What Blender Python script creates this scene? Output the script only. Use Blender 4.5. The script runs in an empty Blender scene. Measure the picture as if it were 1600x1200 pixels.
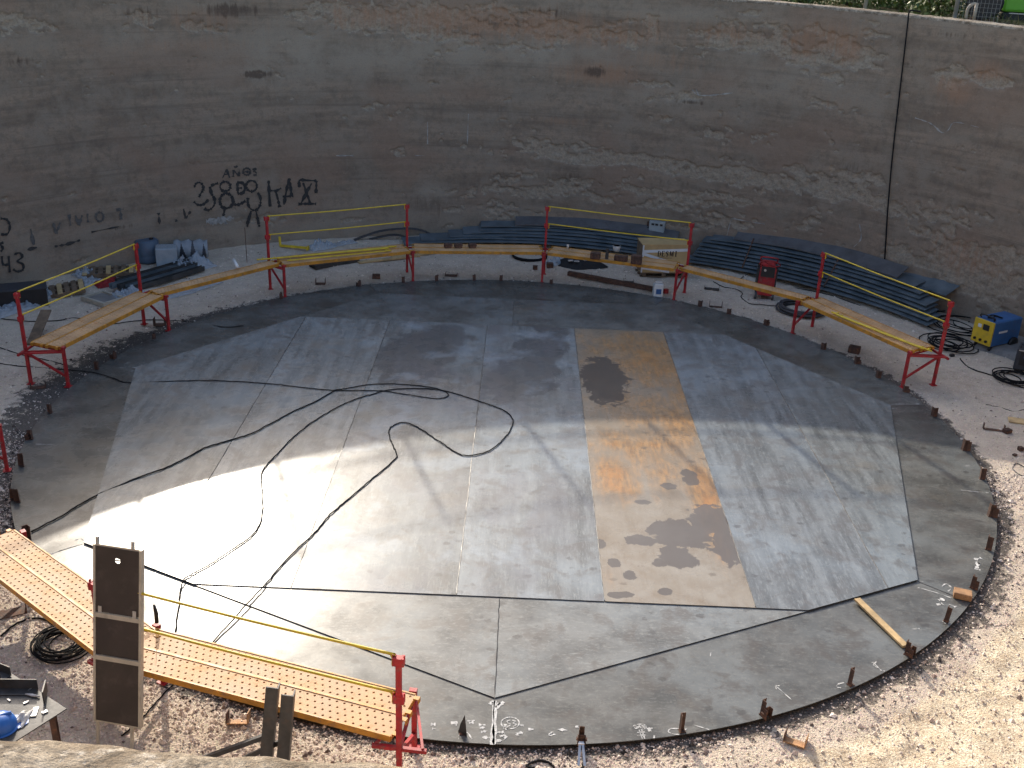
import bpy, math, random
import numpy as np
from mathutils import Vector, Matrix
random.seed(7); RNG = np.random.default_rng(7)
S = bpy.context.scene
COL = S.collection
R = math.radians

# ------------------------------------------------------------------ camera
F, PITCH, ROLL, CAMH = 1600.0, 0.40989, 0.04301, 7.30978     # photo pixels (1600 wide), radians, metres
CAM = np.array([0.0397, -15.3726, CAMH])
cp, sp = math.cos(PITCH), math.sin(PITCH)
fw = np.array([0, cp, -sp]); rt = np.array([1., 0, 0]); up = np.array([0, sp, cp])
c_, s_ = math.cos(ROLL), math.sin(ROLL)
rt, up = c_*rt + s_*up, -s_*rt + c_*up
cd = bpy.data.cameras.new('camera'); cam = bpy.data.objects.new('camera', cd); COL.objects.link(cam)
cd.sensor_fit = 'HORIZONTAL'; cd.sensor_width = 36.0; cd.lens = 36.0*F/1600.0
cd.clip_start = 0.05; cd.clip_end = 2000
cam.matrix_world = Matrix(((rt[0], up[0], -fw[0], CAM[0]), (rt[1], up[1], -fw[1], CAM[1]), (rt[2], up[2], -fw[2], CAM[2]), (0, 0, 0, 1)))
S.camera = cam

# ------------------------------------------------------------------ sky, sun, exposure
SUN_AZ = R(109.5)      # direction towards the sun in the xy plane (from +x)
SUN_EL = R(27.9)
w = bpy.data.worlds.new('World'); S.world = w; w.use_nodes = True
nt = w.node_tree; nt.nodes.clear()
sky = nt.nodes.new('ShaderNodeTexSky'); sky.sky_type = 'NISHITA'; sky.sun_disc = False
sky.sun_elevation = SUN_EL; sky.sun_rotation = math.pi/2 - SUN_AZ
sky.air_density = 1.0; sky.dust_density = 3.0; sky.ozone_density = 1.0
bg = nt.nodes.new('ShaderNodeBackground'); bg.inputs[1].default_value = 0.15
out = nt.nodes.new('ShaderNodeOutputWorld')
nt.links.new(sky.outputs[0], bg.inputs[0]); nt.links.new(bg.outputs[0], out.inputs[0])
sl = bpy.data.lights.new('sun', 'SUN'); sl.energy = 2.7; sl.angle = R(0.55); sl.color = (1.0, 0.90, 0.76)
so = bpy.data.objects.new('sun', sl); COL.objects.link(so)
sd = Vector((math.cos(SUN_EL)*math.cos(SUN_AZ), math.cos(SUN_EL)*math.sin(SUN_AZ), math.sin(SUN_EL)))
so.rotation_euler = sd.to_track_quat('Z', 'Y').to_euler(); so.location = sd*60
S.view_settings.view_transform = 'Standard'; S.view_settings.look = 'None'
S.view_settings.exposure = 1.02; S.view_settings.gamma = 1.0; S.view_settings.use_curve_mapping = False

# ------------------------------------------------------------------ placing by survey: photo pixel -> point on a real surface
GZ = -0.05                                # gravel level; the steel floor's rim plates lie at z = 0
WC, WR = np.array([-0.25, -1.42]), 12.6   # concrete wall: centre and inner radius
def ray(px, py): return fw + (px-800)/F*rt + (600-py)/F*up
def G(px, py, z=GZ):
    d = ray(px, py); t = (z-CAM[2])/d[2]; return Vector(CAM + t*d)
def UW(px, py, r=WR):
    d = ray(px, py); o = CAM[:2]-WC; a = d[:2]@d[:2]; b = 2*o@d[:2]; c = o@o-r*r
    D = b*b-4*a*c; t = (-b+math.sqrt(max(D, 0)))/(2*a); q = CAM+t*d
    return math.atan2(q[1]-WC[1], q[0]-WC[0]), q[2], t
def WP(az, z, off=0.0): return Vector((WC[0]+(WR-off)*math.cos(az), WC[1]+(WR-off)*math.sin(az), z))
def PX(p):
    d = np.array(p)-CAM; z = d@fw; return 800+F*(d@rt)/z, 600-F*(d@up)/z
def HT(b, py):      # height above b at which the photo row py is met
    lo, hi = -1.0, 6.0
    for _ in range(50):
        m = (lo+hi)/2
        if PX((b[0], b[1], b[2]+m))[1] > py: lo = m
        else: hi = m
    return lo
def ztop(az):       # top of the concrete wall
    n = 0.5-0.5*math.sin(az); dg = (math.degrees(az)+90) % 360-90; return 6.17+min(max((dg-52)*.0048, -.2), .05)*(1-n**3)-(0.135+.25*min(max(0, math.cos(az)+.075), .4))*n**3

# ------------------------------------------------------------------ node helpers
class NT:
    def __init__(s, name):
        s.m = bpy.data.materials.new(name); s.m.use_nodes = True; s.t = s.m.node_tree; s.t.nodes.clear()
        s.o = s.t.nodes.new('ShaderNodeOutputMaterial'); s.b = s.t.nodes.new('ShaderNodeBsdfPrincipled')
        s.t.links.new(s.b.outputs[0], s.o.inputs[0])
        s.tc = s.t.nodes.new('ShaderNodeTexCoord')
    def put(s, sock, v):
        if isinstance(v, bpy.types.NodeSocket): s.t.links.new(v, sock)
        elif isinstance(v, (tuple, list)) and len(v) == 3 and sock.type == 'RGBA': sock.default_value = (*v, 1)
        else: sock.default_value = v
    def obj(s): return s.tc.outputs['Object']
    def uv(s): return s.tc.outputs['UV']
    def attr(s, n):
        a = s.t.nodes.new('ShaderNodeAttribute'); a.attribute_name = n; return a.outputs['Fac']
    def attrc(s, n):
        a = s.t.nodes.new('ShaderNodeAttribute'); a.attribute_name = n; return a.outputs['Color']
    def scale(s, vec, sc, loc=(0, 0, 0), rot=(0, 0, 0)):
        n = s.t.nodes.new('ShaderNodeMapping'); s.put(n.inputs[0], vec); n.inputs[1].default_value = loc; n.inputs[2].default_value = rot; n.inputs[3].default_value = sc; return n.outputs[0]
    def noise(s, vec, scale=5, detail=4, rough=.55, dist=0.0):
        n = s.t.nodes.new('ShaderNodeTexNoise'); s.put(n.inputs['Vector'], vec); n.inputs['Scale'].default_value = scale
        n.inputs['Detail'].default_value = detail; n.inputs['Roughness'].default_value = rough; n.inputs['Distortion'].default_value = dist; return n.outputs[0]
    def voro(s, vec, scale=5, feat='F1', o=0, rnd=1.0):
        n = s.t.nodes.new('ShaderNodeTexVoronoi'); n.feature = feat; s.put(n.inputs['Vector'], vec); n.inputs['Scale'].default_value = scale; n.inputs['Randomness'].default_value = rnd; return n.outputs[o]
    def mr(s, v, a, b, c=0., d=1., smooth=True):
        n = s.t.nodes.new('ShaderNodeMapRange'); n.interpolation_type = 'SMOOTHSTEP' if smooth else 'LINEAR'
        s.put(n.inputs[0], v); n.inputs[1].default_value = a; n.inputs[2].default_value = b; n.inputs[3].default_value = c; n.inputs[4].default_value = d; return n.outputs[0]
    def math(s, op, a, b=0.5, clamp=False):
        n = s.t.nodes.new('ShaderNodeMath'); n.operation = op; n.use_clamp = clamp; s.put(n.inputs[0], a); s.put(n.inputs[1], b); return n.outputs[0]
    def mix(s, f, a, b, mode='MIX'):
        n = s.t.nodes.new('ShaderNodeMix'); n.data_type = 'RGBA'; n.blend_type = mode
        s.put(n.inputs[0], f); s.put(n.inputs[6], a); s.put(n.inputs[7], b); return n.outputs[2]
    def blob(s, vec, x, y, rx, ry, rot=0.0):
        n = s.t.nodes.new('ShaderNodeMapping'); n.vector_type = 'TEXTURE'; s.put(n.inputs[0], vec)
        n.inputs[1].default_value = (x, y, 0); n.inputs[2].default_value = (0, 0, rot); n.inputs[3].default_value = (rx, ry, 1e3)
        l = s.t.nodes.new('ShaderNodeVectorMath'); l.operation = 'LENGTH'; s.t.links.new(n.outputs[0], l.inputs[0])
        return s.mr(l.outputs['Value'], 0, 1, 1, 0)
    def bump(s, h, strength=.5, dist=.02):
        n = s.t.nodes.new('ShaderNodeBump'); n.inputs['Strength'].default_value = strength; n.inputs['Distance'].default_value = dist
        s.put(n.inputs['Height'], h); s.t.links.new(n.outputs[0], s.b.inputs['Normal'])
    def fin(s, col, rough=.6, metal=0.0, spec=None):
        s.put(s.b.inputs['Base Color'], col); s.put(s.b.inputs['Roughness'], rough); s.put(s.b.inputs['Metallic'], metal)
        if spec is not None: s.b.inputs['Specular IOR Level'].default_value = spec
        return s.m

def simple(name, col, rough=.6, metal=0.0, var=.25, scale=6, dirt=None, dirtamt=.4, spec=None):
    n = NT(name); v = n.obj()
    f = n.noise(v, scale, 5, .6)
    c = n.mix(n.mr(f, .3, .7), tuple(x*(1-var) for x in col), tuple(min(1, x*(1+var)) for x in col))
    if dirt:
        g = n.noise(v, scale*2.3, 6, .7)
        c = n.mix(n.math('MULTIPLY', n.mr(g, .5, .7), dirtamt), c, dirt)
    r = n.mr(f, .2, .8, max(.05, rough-.1), min(1, rough+.1))
    n.bump(n.noise(v, scale*8, 3), .12, .004)
    return n.fin(c, r, metal, spec)

M = {}
M['red'] = simple('red_paint', (.38, .014, .020), .55, 0, .3, 7, (.20, .11, .085), .75)
M['orange'] = simple('orange_paint', (.52, .235, .025), .5, 0, .25, 4, (.24, .14, .075), .75)
M['deck'] = simple('dusty_orange_deck', (.50, .305, .155), .65, 0, .22, 2.2, (.46, .215, .065), .7)
M['yellow'] = simple('yellow_paint', (.66, .47, .025), .45, 0, .15, 5, (.35, .25, .06), .5)
M['rust'] = simple('rusty_steel', (.080, .042, .030), .8, 0, .45, 9, (.25, .11, .05), .6)
M['darksteel'] = simple('dark_mill_steel', (.075, .075, .075), .5, .5, .3, 6, (.12, .08, .06), .4)
M['tan_rust'] = simple('tan_rusty_steel', (.36, .20, .095), .75, 0, .3, 7, (.16, .07, .035), .6)
M['cable'] = simple('black_rubber', (.012, .012, .013), .85, 0, .3, 20, spec=.15)
M['hose_grey'] = simple('dusty_rubber', (.05, .05, .055), .6, 0, .3, 20)
M['wood'] = simple('pale_timber', (.48, .34, .17), .75, 0, .25, 4, (.24, .16, .09), .5)
M['oldwood'] = simple('weathered_timber', (.16, .11, .07), .85, 0, .35, 6, (.07, .055, .045), .6)
M['ply'] = simple('brown_film_plywood', (.040, .030, .027), .5, 0, .25, 2.5, (.095, .078, .066), .45)
M['alu'] = simple('dull_aluminium', (.50, .46, .38), .5, .3, .12, 5, (.22, .19, .15), .4)
M['zinc'] = simple('zinc_plate', (.5, .5, .5), .35, .8, .1, 5)
M['plastic_blue'] = simple('blue_plastic', (.02, .12, .42), .4, 0, .1, 4)
M['paint_blue'] = simple('blue_enamel', (.035, .12, .30), .45, 0, .15, 4, (.08, .09, .12), .4)
M['paint_yellow'] = simple('yellow_enamel', (.62, .42, .03), .45, 0, .12, 4, (.3, .22, .08), .4)
M['black'] = simple('black_plastic', (.014, .014, .016), .5, 0, .3, 8)
M['darkgrey'] = simple('dark_grey_enamel', (.035, .04, .05), .5, 0, .2, 5, (.08, .08, .08), .4)
M['greybox'] = simple('grey_enamel', (.34, .37, .37), .5, 0, .12, 3, (.2, .2, .19), .5)
M['white'] = simple('white_plastic', (.72, .72, .70), .5, 0, .1, 4, (.4, .38, .34), .4)
M['chalk'] = simple('white_chalk', (.50, .50, .485), .9, 0, .3, 25, (.22, .22, .22), .8)
M['graffiti'] = simple('black_spray_paint', (.028, .027, .027), .8, 0, .4, 14, (.07, .065, .06), .65)
M['graffiti_faint'] = simple('faded_spray_paint', (.048, .044, .042), .85, 0, .3, 14, (.075, .068, .06), .8)
M['paint_white'] = simple('white_wall_paint', (.30, .29, .27), .85, 0, .3, 9, (.12, .11, .10), .5)
M['paint_faint'] = simple('faded_white_paint', (.105, .10, .095), .85, 0, .3, 9, (.075, .07, .06), .7)
M['tarp_red'] = simple('red_tarpaulin', (.25, .012, .015), .6, 0, .2, 5)
M['rag'] = simple('grey_rag', (.55, .53, .50), .9, 0, .25, 14)
M['rubber_black'] = simple('matt_rubber', (.01, .01, .011), .75, 0, .3, 8)
M['cardboard'] = simple('crate_plywood', (.50, .34, .155), .75, 0, .14, 2.5, (.40, .27, .13), .5)
M['tape'] = simple('white_tape', (.66, .66, .66), .45, 0, .08, 5)
M['letter'] = simple('black_print', (.018, .016, .015), .7, 0, .3, 20)
M['greenm'] = simple('green_machine_paint', (.14, .42, .03), .4, 0, .1, 2)
M['galv'] = simple('galvanised_wire', (.35, .36, .36), .45, .5, .1, 4)
M['bark'] = simple('bark', (.09, .065, .045), .9, 0, .3, 8)
M['pvc'] = simple('beige_pipe', (.42, .33, .24), .5, 0, .1, 6)

def film_mat():
    n = NT('crumpled_plastic_film'); v = n.obj()
    f = n.noise(v, 5, 4); c = n.mix(f, (.30, .38, .46), (.66, .70, .74))
    m = n.fin(c, .22, 0); n.b.inputs['Alpha'].default_value = .5; n.b.inputs['Transmission Weight'].default_value = 0.0
    n.bump(n.noise(v, 16, 4, .6, 1.5), .6, .03); return m
M['film'] = film_mat()

def leaf_mat(name, c1, c2):
    n = NT(name); c = n.mix(n.attr('tone'), c1, c2); return n.fin(c, .55)
M['leaf'] = leaf_mat('shrub_leaves', (.035, .075, .012), (.16, .19, .04))
M['grass'] = leaf_mat('dry_grass', (.05, .075, .015), (.20, .165, .065))

# steel floor plates -------------------------------------------------
def steel(name, col, streak='y', rust=False, seed=0, dark=.0, extra=None):
    n = NT(name); v = n.scale(n.obj(), (1, 1, 1), (seed*3.7, seed*1.9, 0)); vo = n.obj()
    sv = n.scale(v, (2.6, .22, 1)) if streak == 'y' else n.scale(v, (.7, .9, 1))
    st = n.noise(sv, 2.2, 6, .62)
    big = n.noise(v, .55, 4, .55, .6)
    mid = n.noise(v, 2.6, 6, .68, .4)
    fine = n.noise(n.scale(v, (9, 1.5, 1)) if streak == 'y' else n.scale(v, (3, 6, 1)), 5, 4, .7)
    col = (col[0]*.985, col[1]*1.015, col[2]*1.01)
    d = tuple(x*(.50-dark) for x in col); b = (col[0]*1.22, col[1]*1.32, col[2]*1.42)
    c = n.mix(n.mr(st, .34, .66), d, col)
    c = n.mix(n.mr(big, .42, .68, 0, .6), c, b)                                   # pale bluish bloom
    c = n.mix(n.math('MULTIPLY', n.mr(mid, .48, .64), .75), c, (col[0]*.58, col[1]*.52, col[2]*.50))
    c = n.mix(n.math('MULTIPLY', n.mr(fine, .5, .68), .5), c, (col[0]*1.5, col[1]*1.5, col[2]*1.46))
    br = n.noise(n.scale(v, (1, 1, 1), (5, 9, 2)), .9, 5, .6)
    c = n.mix(n.math('MULTIPLY', n.mr(br, .56, .74), .4), c, (col[0]*.95, col[1]*.76, col[2]*.58))
    # drip and foot marks: small dark blots where a low frequency field is high
    bl = n.voro(n.scale(v, (1, 1.35, 1)), 3.4); blr = n.noise(v, 15, 4, .7)
    where = n.noise(n.scale(v, (1, 1, 1), (11, 3, 0)), .8, 3)
    blot = n.math('MULTIPLY', n.mr(n.math('ADD', bl, n.math('MULTIPLY', blr, .45)), .36, .44, 1, 0), n.mr(where, .43, .54))
    c = n.mix(n.math('MULTIPLY', blot, .7), c, (col[0]*.42, col[1]*.40, col[2]*.40))
    sp2 = n.mr(n.noise(n.scale(v, (1, 1, 1), (7, 1, 3)), 14, 5, .75, .4), .56, .68)
    c = n.mix(n.math('MULTIPLY', sp2, .5), c, (col[0]*.5, col[1]*.47, col[2]*.45))
    sp3 = n.mr(n.noise(n.scale(v, (14, .8, 1) if streak == 'y' else (2, 9, 1), (1, 5, 0)), 3, 5, .7), .57, .70)
    c = n.mix(n.math('MULTIPLY', sp3, .62), c, (col[0]*1.55, col[1]*1.58, col[2]*1.6))
    rg = n.mr(mid, .3, .7, .22, .33)
    if extra: c, rg = extra(n, v, vo, c, rg, col)
    n.bump(n.math('ADD', n.math('MULTIPLY', mid, .5), n.math('MULTIPLY', n.noise(v, .9, 2), 3.0)), .10, .02)
    return n.fin(c, rg, .06, .27)
def rusty(n, v, vo, c, rg, col):
    w1 = n.noise(v, 1.7, 6, .65, .5); w2 = n.noise(n.scale(v, (3, .5, 1)), 2.5, 6, .65)
    m = None
    for (px, py, rx, ry, a) in [(1020, 560, 130, 75, 1.0), (1075, 600, 60, 130, 1.0), (960, 745, 62, 58, 1.15), (1100, 770, 45, 70, 1.25), (1010, 700, 150, 70, .85), (930, 560, 60, 90, .7), (1125, 850, 30, 55, 1.0), (950, 900, 40, 40, .5), (1060, 660, 60, 60, 1.0), (1000, 640, 140, 60, .8), (985, 540, 90, 50, .9), (1040, 740, 70, 60, .8), (960, 690, 60, 40, .9)]:
        q = G(px, py, 0.02); ex = G(px+rx, py, .02); ey = G(px, py-ry, .02)
        bl = n.math('MULTIPLY', n.blob(vo, q.x, q.y, (ex-q).length*1.25, (ey-q).length*1.25), a)
        m = bl if m is None else n.math('MAXIMUM', m, bl)
    k = n.math('ADD', m, n.math('MULTIPLY', n.math('SUBTRACT', w1, .5), 1.5))
    k2 = n.math('ADD', k, n.math('MULTIPLY', n.math('SUBTRACT', w2, .5), .9))
    tan = n.mix(n.mr(w1, .3, .7), (.25, .190, .125), (.35, .305, .24))
    c = n.mix(.68, c, tan)
    g1 = n.noise(n.scale(v, (6, 1.2, 1)), 3.0, 6, .7)
    rc = n.mix(n.mr(g1, .38, .62), (.20, .125, .068), (.42, .24, .10))
    c = n.mix(n.mr(k2, .25, 1.05, 0, .85), c, rc)
    c = n.mix(n.mr(k2, .85, 1.45, 0, .75), c, (.40, .18, .055))
    # damp dark patches with their own outline
    bl = n.voro(n.scale(v, (1, 1.6, 1), (2, 2, 0)), 3.0); bn = n.noise(v, 15, 4, .7)
    bm = n.math('MULTIPLY', n.mr(n.math('ADD', bl, n.math('MULTIPLY', bn, .45)), .36, .43, 1, 0), n.mr(n.noise(n.scale(v, (1, 1, 1), (3, 8, 0)), 1.1, 3), .45, .56))
    c = n.mix(n.math('MULTIPLY', bm, .6), c, (.13, .105, .08))
    c = n.mix(n.math('MULTIPLY', n.mr(n.noise(n.scale(v, (9, .7, 1)), 3, 6, .75), .52, .70), .5), c, (.21, .165, .12))
    wet = None
    for (px, py, rx, ry) in [(945, 595, 42, 42), (1120, 815, 55, 28), (1065, 835, 60, 26), (1060, 870, 35, 20), (1135, 850, 25, 38), (1000, 845, 30, 10), (960, 880, 14, 8), (985, 900, 12, 8), (1030, 880, 14, 8), (935, 850, 14, 8), (1080, 750, 16, 10), (1045, 760, 16, 6), (1005, 785, 16, 5), (970, 930, 24, 7), (1040, 925, 12, 7), (1075, 740, 14, 8)]:
        q = G(px, py, 0.02); ex = G(px+rx, py, .02); ey = G(px, py-ry, .02)
        bl = n.blob(vo, q.x, q.y, (ex-q).length*1.5, (ey-q).length*1.5)
        wet = bl if wet is None else n.math('MAXIMUM', wet, bl)
    wn = n.noise(v, 4.5, 4, .6, .8)
    wm = n.mr(n.math('ADD', wet, n.math('MULTIPLY', n.math('SUBTRACT', wn, .5), 1.2)), .38, .47)
    c = n.mix(n.math('MULTIPLY', wm, .9), c, (.095, .084, .076))
    rg = n.math('SUBTRACT', rg, n.math('MULTIPLY', wm, .08))
    return c, rg
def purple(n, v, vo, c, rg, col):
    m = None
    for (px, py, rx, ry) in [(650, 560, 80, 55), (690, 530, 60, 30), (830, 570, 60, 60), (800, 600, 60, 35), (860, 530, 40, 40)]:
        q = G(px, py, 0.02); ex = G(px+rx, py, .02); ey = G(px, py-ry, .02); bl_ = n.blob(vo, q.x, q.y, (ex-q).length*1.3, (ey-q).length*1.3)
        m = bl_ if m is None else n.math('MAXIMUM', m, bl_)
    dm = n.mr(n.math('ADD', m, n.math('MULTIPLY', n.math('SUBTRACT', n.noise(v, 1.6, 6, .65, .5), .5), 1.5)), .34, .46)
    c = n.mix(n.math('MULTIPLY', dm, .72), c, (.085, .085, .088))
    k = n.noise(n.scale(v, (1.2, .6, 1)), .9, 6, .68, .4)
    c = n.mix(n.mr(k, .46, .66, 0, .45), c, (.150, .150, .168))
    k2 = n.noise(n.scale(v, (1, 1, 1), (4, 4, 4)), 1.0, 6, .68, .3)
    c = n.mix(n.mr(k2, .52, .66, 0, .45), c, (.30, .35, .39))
    return c, rg

# mesh builder --------------------------------------------------------
class MB:
    def __init__(s): s.v = []; s.f = []
    def add(s, vs, fs):
        o = len(s.v); s.v += [tuple(x) for x in vs]; s.f += [tuple(i+o for i in f) for f in fs]; return s
    def box(s, c, d, rz=0.0, M4=None):
        x, y, z = (k/2 for k in d); vs = []
        cs, sn = math.cos(rz), math.sin(rz)
        for dz in (-z, z):
            for dx, dy in ((-x, -y), (x, -y), (x, y), (-x, y)): vs.append(Vector((c[0]+dx*cs-dy*sn, c[1]+dx*sn+dy*cs, c[2]+dz)))
        if M4: vs = [M4 @ q for q in vs]
        return s.add(vs, [(0, 3, 2, 1), (4, 5, 6, 7), (0, 1, 5, 4), (1, 2, 6, 5), (2, 3, 7, 6), (3, 0, 4, 7)])
    def sect(s, p, q, prof, upv=(0, 0, 1)):          # extrude a closed 2-D profile from p to q
        p, q = Vector(p), Vector(q); t = (q-p).normalized(); u = Vector(upv)
        a = t.cross(u)
        if a.length < 1e-4: a = t.cross(Vector((1, 0, 0)))
        a.normalize(); b = a.cross(t)
        n = len(prof); vs = [e+a*x+b*y for e in (p, q) for x, y in prof]
        fs = [(i, (i+1) % n, n+(i+1) % n, n+i) for i in range(n)] + [tuple(range(n))[::-1], tuple(range(n, 2*n))]
        return s.add(vs, fs)
    def beam(s, p, q, w, h, upv=(0, 0, 1)):
        return s.sect(p, q, [(-w/2, -h/2), (w/2, -h/2), (w/2, h/2), (-w/2, h/2)], upv)
    def angle(s, p, q, w, t, upv=(0, 0, 1)):
        return s.sect(p, q, [(0, 0), (w, 0), (w, t), (t, t), (t, w), (0, w)], upv)
    def chan(s, p, q, w, h, t, upv=(0, 0, 1)):
        return s.sect(p, q, [(-w/2, 0), (w/2, 0), (w/2, h), (w/2-t, h), (w/2-t, t), (-w/2+t, t), (-w/2+t, h), (-w/2, h)], upv)
    def tube(s, pts, r, n=6, closed=False, caps=True):
        pts = [Vector(p) for p in pts]; N = len(pts); rr = r if isinstance(r, (list, tuple)) else [r]*N
        vs = []; ref = Vector((0.13, 0.21, 1)).normalized()
        for i, p in enumerate(pts):
            a = pts[i-1] if (i > 0 or closed) else p; b = pts[(i+1) % N] if (i < N-1 or closed) else p
            t = (b-a)
            t = t.normalized() if t.length > 1e-9 else Vector((0, 0, 1))
            x = t.cross(ref)
            if x.length < .05: x = t.cross(Vector((1, 0, 0)))
            x.normalize(); y = x.cross(t)
            for k in range(n): vs.append(p+(x*math.cos(2*math.pi*k/n)+y*math.sin(2*math.pi*k/n))*rr[i])
        fs = []
        for i in range(N if closed else N-1):
            j = (i+1) % N
            for k in range(n): fs.append((i*n+k, i*n+(k+1) % n, j*n+(k+1) % n, j*n+k))
        if caps and not closed: fs += [tuple(range(n))[::-1], tuple(range((N-1)*n, N*n))]
        return s.add(vs, fs)
    def lathe(s, prof, n=16, c=(0, 0, 0), axis='z'):
        vs = []
        for r, z in prof:
            for k in range(n):
                a = 2*math.pi*k/n; q = (r*math.cos(a), r*math.sin(a), z)
                if axis == 'x': q = (q[2], q[0], q[1])
                if axis == 'y': q = (q[0], q[2], q[1])
                vs.append((q[0]+c[0], q[1]+c[1], q[2]+c[2]))
        fs = [(i*n+k, i*n+(k+1) % n, (i+1)*n+(k+1) % n, (i+1)*n+k) for i in range(len(prof)-1) for k in range(n)]
        fs += [tuple(range(n))[::-1], tuple(range((len(prof)-1)*n, len(prof)*n))]
        return s.add(vs, fs)
    def prism(s, poly, z0, z1):
        n = len(poly); vs = [(x, y, z0) for x, y in poly]+[(x, y, z1) for x, y in poly]
        return s.add(vs, [(i, (i+1) % n, n+(i+1) % n, n+i) for i in range(n)]+[tuple(range(n))[::-1], tuple(range(n, 2*n))])
    def mesh(s, name, mat=None, smooth=False):
        me = bpy.data.meshes.new(name); me.from_pydata(s.v, [], s.f); me.update()
        if mat: me.materials.append(M[mat] if isinstance(mat, str) else mat)
        if smooth: me.polygons.foreach_set('use_smooth', [True]*len(me.polygons))
        return me
    def build(s, name, mat, parent=None, smooth=False, bevel=0.0):
        o = link(name, s.mesh(name, mat, smooth), parent)
        if bevel: add_bevel(o, bevel)
        return o
def add_bevel(o, wd):
    b = o.modifiers.new('edge', 'BEVEL'); b.width = wd; b.segments = 2; b.limit_method = 'ANGLE'; b.angle_limit = R(40)
def link(name, data, parent=None, loc=None, rot=None):
    o = bpy.data.objects.new(name, data); COL.objects.link(o)
    if parent: o.parent = parent
    if loc is not None: o.location = loc
    if rot is not None: o.rotation_euler = rot
    return o
def tag(o, label=None, cat=None, group=None, kind=None):
    for k, v in (('label', label), ('category', cat), ('group', group), ('kind', kind)):
        if v: o[k] = v
    return o
def thing(name, label, cat, loc=(0, 0, 0), rz=0.0, group=None):
    o = link(name, None, None, loc, (0, 0, rz)); o.empty_display_size = .1
    return tag(o, label, cat, group)
def copy_tree(o, parent=None):
    c = o.copy(); COL.objects.link(c); c.parent = parent
    for ch in list(o.children): copy_tree(ch, c)
    return c
def spline(pts, n=6, closed=False):
    pts = [Vector(p) for p in pts]; N = len(pts); res = []
    rng = N if closed else N-1
    for i in range(rng):
        p0 = pts[i-1] if (i > 0 or closed) else pts[0]; p1 = pts[i]; p2 = pts[(i+1) % N]; p3 = pts[(i+2) % N] if (i+2 < N or closed) else pts[-1]
        for k in range(n):
            t = k/n
            res.append(.5*((2*p1)+(p2-p0)*t+(2*p0-5*p1+4*p2-p3)*t*t+(3*p1-p0-3*p2+p3)*t**3))
    if not closed: res.append(pts[-1])
    return res
ORD = ['first', 'second', 'third', 'fourth', 'fifth', 'sixth', 'seventh', 'eighth', 'ninth', 'tenth', 'eleventh', 'twelfth', 'thirteenth', 'fourteenth', 'fifteenth', 'sixteenth', 'seventeenth', 'eighteenth', 'nineteenth', 'twentieth']
def ordinal(i): return ORD[i] if i < 20 else 'twenty-'+ORD[i-20]

# value noise for building shapes
_T = RNG.random((64, 64))
def vnoise(x, y):
    x = np.asarray(x, float); y = np.asarray(y, float); xi = np.floor(x).astype(int); yi = np.floor(y).astype(int); fx = x-xi; fy = y-yi
    fx = fx*fx*(3-2*fx); fy = fy*fy*(3-2*fy); t = lambda a, b: _T[a % 64, b % 64]
    return (t(xi, yi)*(1-fx)+t(xi+1, yi)*fx)*(1-fy)+(t(xi, yi+1)*(1-fx)+t(xi+1, yi+1)*fx)*fy
def fbm(x, y, o=4): return sum(vnoise(x*2**k+17*k, y*2**k+9*k)*.5**k for k in range(o))/sum(.5**k for k in range(o))
def setattr_f(me, name, arr):
    a = me.attributes.new(name, 'FLOAT', 'POINT'); a.data.foreach_set('value', np.asarray(arr, dtype=np.float32).ravel())

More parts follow.
